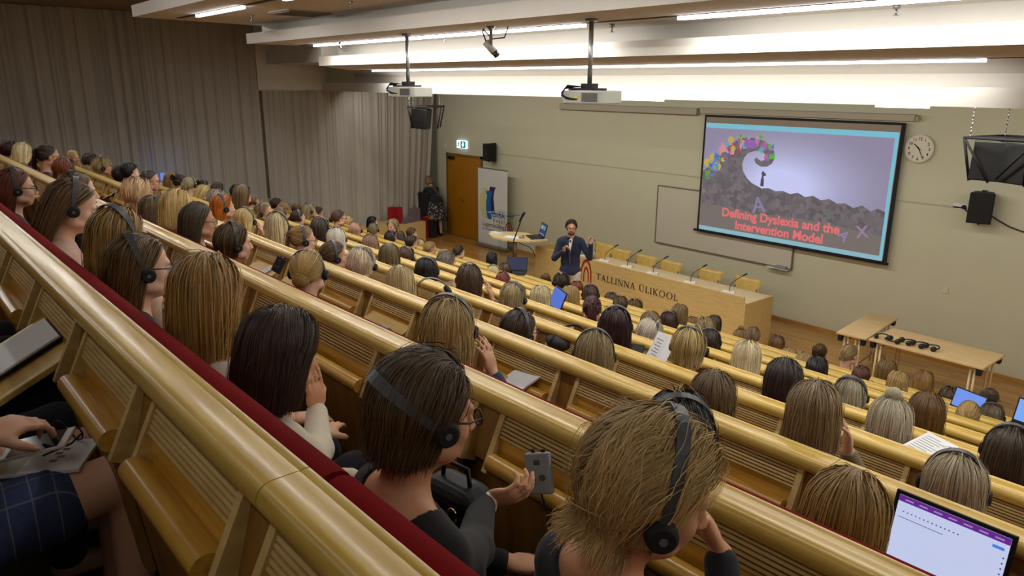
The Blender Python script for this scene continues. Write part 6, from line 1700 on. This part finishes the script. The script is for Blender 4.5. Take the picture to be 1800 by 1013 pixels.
lf = empty('folded_leaflet', tuple(on_y(1165, 615, ROW_Y(5) - .25)), R_(-12), 'folded white programme leaflet held up between two rows', 'leaflet')
lf.rotation_euler = (R_(60), 0, R_(-14))
MB().b2((-.10, -.10, 0), (-.001, .10, .003)).build('leaf', PAPER, lf).rotation_euler = (0, R_(10), 0); MB().b2((.001, -.10, 0), (.10, .10, .003)).build('leaf', PAPER, lf).rotation_euler = (0, R_(-10), 0)
for i in range(6):
    o = MB().b2((-.08 + .012 * (i % 2), .05 - i * .022, .004), (-.025, .055 - i * .022, .0046)).build('print_line', MATS['print_grey'], lf); o.rotation_euler = (0, R_(10), 0)
mk = MB().tube([(-.065, 0, 0), (.05, 0, 0)], .0085, n=10); mk.tube([(.05, 0, 0), (.068, 0, 0)], .009, 1, 10); mk.tube([(.068, 0, 0), (.076, 0, 0)], .007, 2, 8)
o = mk.build('marker_pen', [mat('marker_white', (196, 208, 220), .4), mat('marker_teal', (30, 140, 110), .4), BLACK]); q = at_tab(677, 578, 3); o.location = (q[0], q[1], q[2] + .010); o.rotation_euler = (TSL, 0, R_(-8)); tag(o, 'white marker pen with teal end on an open tablet', 'pen')
def pen(p, d, m, label, L=.13, r=.0045):
    o = MB().tube([(0, 0, 0), tuple(Vector(d).normalized() * L)], r, n=7).build('pen', m); o.location = p; tag(o, label, 'pen'); return o
pen(tuple(on_y(190, 342, ROW_Y(2) + .62)), (.3, .1, .6), mat('pen_red', (214, 60, 40), .4), 'red pen in a writing hand behind the golden blonde head')
pen(tuple(on_y(845, 516, ROW_Y(4) + .36)), (.25, .0, .8), mat('pen_grey', (90, 92, 98), .4), 'grey pen in the raised hand of the long-haired brown woman')
pen(tuple(on_y(832, 603, ROW_Y(2) + .42)), (1, .1, .02), mat('pen_yellow', (190, 200, 30), .4), 'yellow pen in the hand of the wavy blonde woman', .07, .005)

# receivers and loose headsets
def receiver(p, rot, label, m=None):
    r = empty('receiver_box', p, 0, label, 'receiver'); r.rotation_euler = rot
    MB().b2((-.034, -.011, -.052), (.034, .011, .052)).build('case', m or GREYP, r, bevel=.004)
    mb = MB(); mb.tube([(-.012, -.011, -.014), (-.012, -.014, -.014)], .007, n=10); mb.tube([(.012, -.011, -.010), (.012, -.014, -.010)], .008, n=10); mb.b2((-.008, -.0125, .022), (.008, -.011, .034)); mb.build('buttons', mat('button_dark', (70, 74, 78), .5) if 'button_dark' not in MATS else MATS['button_dark'], r)
    mb = MB(); mb.tube([(-.012, 0, .052), (-.012, 0, .062)], .005, n=8); mb.tube([(.016, 0, .052), (.016, 0, .06)], .006, n=8); mb.build('sockets', BLACKM, r)
    return r
HB = PERS[len(PEOPLE) - 2]
pr = on_y(948, 832, HB.location[1] + .46); rv = receiver(tuple(pr), (R_(-18), R_(-14), R_(28)), 'pale grey receiver box held out by the woman in black')
o = MB().tube([(0, 0, -.05), (.01, .0, -.10), (.03, -.03, -.16), (-.02, -.06, -.22), (-.06, -.10, -.26)], .0025, n=6).build('cord', BLACKM, rv)
pr = on_y(490, 466, ROW_Y(2) + .56); receiver(tuple(pr), (R_(-25), R_(18), R_(20)), 'black receiver held in both hands by the claw clip woman', BLACKM)
pr = at_tab(1120, 622, 4, .01); receiver((pr[0], pr[1], pr[2] + .012), (R_(90) + TSL, 0, .5), 'black receiver with thin cord lying beside the folded leaflet', BLACKM)
def loose_headset(p, rot, label):
    r = empty('headset', p, 0, label, 'headphones'); r.rotation_euler = rot
    b_ = bpy.data.objects.new('headband', BANDO.data); COL.objects.link(b_); b_.parent = r
    for s in (-1, 1):
        c = CUPO.copy(); c.name = 'ear_pad'; COL.objects.link(c); c.parent = r; c.location = (s * .09, 0, -.02); c.rotation_euler = (0, 0, 0 if s < 0 else PI)
    return r
pr = on_y(766, 520, ROW_Y(3) + .52); loose_headset(tuple(pr), (R_(10), R_(-40), R_(50)), 'black headset held in the hands of the pale blonde woman looking down')
pr = at_tab(998, 606, 4, .03); loose_headset(tuple(pr), (R_(-50), R_(20), R_(20)), 'black headset lying on a bag behind the long ash blonde hair')
# handbags
bgq = on_y(812, 815, -11.7 + .93); hb_ = empty('handbag', (bgq[0], bgq[1], FLOOR(1)), R_(8), 'black leather handbag with gold buckles in front of the woman in black', 'handbag')
zt_ = bgq[2] - .03 - FLOOR(1)
MB().b2((-.11, -.06, 0), (.07, .06, zt_ - .02)).build('bag_body', mat('black_leather', (10, 10, 11), .5, spec=.25), hb_, bevel=.045, seg=5)
MB().tube([(-.07, 0, zt_ - .05), (-.06, 0, zt_ + .02), (.02, 0, zt_ + .02), (.03, 0, zt_ - .05)], .006, n=8).build('bag_handle', MATS['black_leather'], hb_)
GOLD = mat('gold_metal', (206, 170, 90), .25, metal=1.0)
for bx_, bz_ in ((.03, .07), (-.06, .16)): MB().tube([(bx_ + .014 * math.cos(a), -.062, zt_ - bz_ + .02 * math.sin(a)) for a in np.linspace(0, 2 * PI, 14)], .003, n=6).build('buckle', GOLD, hb_)
bg2 = at_tab(985, 612, 4, .0); o = MB().ellip((0, 0, .04), (.12, .07, .05), nu=16, nv=10).build('dark_bag', mat('olive_bag', (40, 40, 36), .7)); o.location = tuple(bg2); tag(o, 'small dark bag on a tablet below the loose headset', 'bag')

# laptops in the rows
SCRB = emis('laptop_white', (206, 214, 248), .85)
def big_parts(lid, w, h):
    mb = MB(); mb.b2((-w / 2 + .012, -.0064, h - .03), (w / 2 - .012, -.0057, h - .012)); mb.build('tab_bar', emis('tab_purple', (112, 40, 160), .7), lid)
    mb = MB(); mb.b2((-w / 2 + .012, -.0064, .02), (w / 2 - .012, -.0057, .03)); mb.build('task_bar', emis('task_blue', (30, 110, 210), .8), lid)
    mb = MB(); mb.b2((w / 2 - .05, -.0064, h - .05), (w / 2 - .022, -.0057, h - .042)); mb.build('share_button', emis('share_blue', (70, 140, 240), .8), lid)
    mb = MB()
    for i in range(14): mb.b2((-w / 2 + .03 + i * .011, -.0064, h - .058), (-w / 2 + .034 + i * .011, -.0057, h - .055))
    mb.b2((-w / 2 + .02, -.0064, h - .075), (-w / 2 + .14, -.0057, h - .0735))
    for i in range(9): mb.b2((w / 2 - .022, -.0064, h - .07 - i * .015), (w / 2 - .018, -.0057, h - .066 - i * .015))
    mb.build('screen_marks', emis('mark_grey', (90, 100, 150), .6), lid)
    mb = MB()
    for i in range(7): mb.b2((-w / 2 + .03 + i * .038, -.0068, h - .024), (-w / 2 + .052 + i * .038, -.0065, h - .020))
    mb.build('tab_titles', emis('tab_title', (190, 150, 220), .7), lid)
    mb = MB()
    for i in range(5): mb.b2((-w / 2 + .016 + i * .012, -.0068, .023), (-w / 2 + .022 + i * .012, -.0065, .027))
    mb.build('task_icons', emis('task_icon', (200, 225, 250), .8), lid)
yh = ROW_Y(3) - .165
tl, tr_, bl = on_y(1566, 866, yh), on_y(1781, 946, yh), on_y(1581, 1004, yh)
lpd = tl[2] - bl[2] + .01
L_ = laptop('laptop', ((tl[0] + tr_[0]) / 2, yh - lpd / 2 * math.cos(TSL), bl[2] - .014 - lpd / 2 * math.sin(TSL)), R_(-1), tr_[0] - tl[0] + .004, lpd, 128, SCRB, 'large open laptop with a white document page and purple tab bar, lower right', big_parts)
L_.rotation_euler = (TSL, 0, R_(-1))
q = on_y(973, 538, ROW_Y(5) + .52); laptop('laptop', (q[0] - .02, q[1] - .12, q[2] - .04), R_(-24), .31, .21, 112, emis('laptop_blue', (76, 116, 220), .8), 'open laptop with plain blue screen beside the green-tipped blonde bob')
q = on_y(915, 476, ROW_Y(8) + .5); laptop('laptop', (q[0], q[1] - .1, q[2] - .03), R_(40), .32, .22, 105, emis('laptop_navy', (36, 52, 96), .5), 'laptop with dark navy screen by the long black hair')
q = on_y(1692, 716, ROW_Y(8) + .52); laptop('laptop', (q[0], q[1] - .1, q[2] - .05), R_(-15), .3, .2, 108, emis('laptop_blue2', (110, 150, 240), .9), 'small bright blue laptop screen near the table leg')
q = on_y(1800, 740, ROW_Y(7) + .52); laptop('laptop', (q[0] + .05, q[1] - .1, q[2] - .05), R_(-8), .3, .2, 106, emis('laptop_blue3', (120, 170, 250), .9), 'laptop with bright blue screen cut by the right edge')
q = on_y(57, 305, ROW_Y(2) + .55); laptop('laptop', (q[0], q[1] - .1, q[2] - .02), R_(70), .34, .23, 112, mat('laptop_dim', (60, 36, 30), .2), 'open dark laptop on a tablet in front of the dark ponytail, upper left')
# the lamps in the slots: one long downlight per fitting, plus added rear fill
def slot_or_fill_lamp(x0, x1, dy, z, watt, tilt=0.0):
    L = bpy.data.lights.new('slot_or_fill_lamp', 'AREA'); L.shape = 'RECTANGLE'; L.size = x1 - x0; L.size_y = .05; L.energy = watt; L.color = (1.0, .965, .89)
    o = bpy.data.objects.new('slot_or_fill_lamp', L); COL.objects.link(o); o.location = ((x0 + x1) / 2, YC + dy, ZC + z - .04); o.rotation_euler = (R_(tilt), 0, 0)
    return o
for dy, z, sp, w, tl in [(8.0, .258, [(-14, -8), (-7.95, -2.72), (1.2, 5.2)], 40, 5), (5.28, .555, [(-10.95, -5.25), (-4.15, -.85), (.6, 5)], 62, 8),
                     (3.37, .825, [(-10.25, -8.7), (-7.6, -3.2), (-2.2, 1.8)], 55, 8), (1.6, 1.14, [(-10, -6.5), (-5.4, -1), (1, 4.5)], 20, 10),
                     (-.6, 1.30, [(-10, -5), (-4, 1), (1.5, 5)], 9, 10), (-2.6, 1.35, [(-15.5, -9), (-8, -3), (-2, 3)], 12, 10)]:  # both rear runs are added fill behind the camera
    for a, b2 in sp: slot_or_fill_lamp(a, b2, dy, z, w * (b2 - a) / 5, tl)
# wall washers under the lowest raft, and unseen fill lamps added to brighten the curtain side
for a, b2 in ((-16.5, -11), (-11, -5.5), (-5.5, 0), (0, 5)): slot_or_fill_lamp(a, b2, 8.78, -.165, 58, 48)
for y0 in (-13, -9.5, -6): 
    L = bpy.data.lights.new('aisle_fill_lamp', 'AREA'); L.shape = 'RECTANGLE'; L.size = .1; L.size_y = 3.0; L.energy = 42; L.color = (1, .95, .88)
    o = bpy.data.objects.new('aisle_fill_lamp', L); COL.objects.link(o); o.location = (-13.6, y0, 5.3); o.rotation_euler = (0, R_(-32), 0)
# ------------------------------------------------------------------ light and view
w = bpy.data.worlds.new('world'); SC.world = w; w.use_nodes = True
w.node_tree.nodes['Background'].inputs[0].default_value = (.5, .5, .5, 1); w.node_tree.nodes['Background'].inputs[1].default_value = .02
SC.view_settings.view_transform = 'Standard'; SC.view_settings.look = 'None'; SC.view_settings.gamma = 1.0; SC.view_settings.use_curve_mapping = False
SC.view_settings.exposure = 0.0
SC.cycles.max_bounces = 7; SC.cycles.diffuse_bounces = 4; SC.cycles.glossy_bounces = 3; SC.cycles.transmission_bounces = 6; SC.cycles.transparent_max_bounces = 8
SC.cycles.sample_clamp_indirect = 4.0; SC.cycles.caustics_reflective = False; SC.cycles.caustics_refractive = False
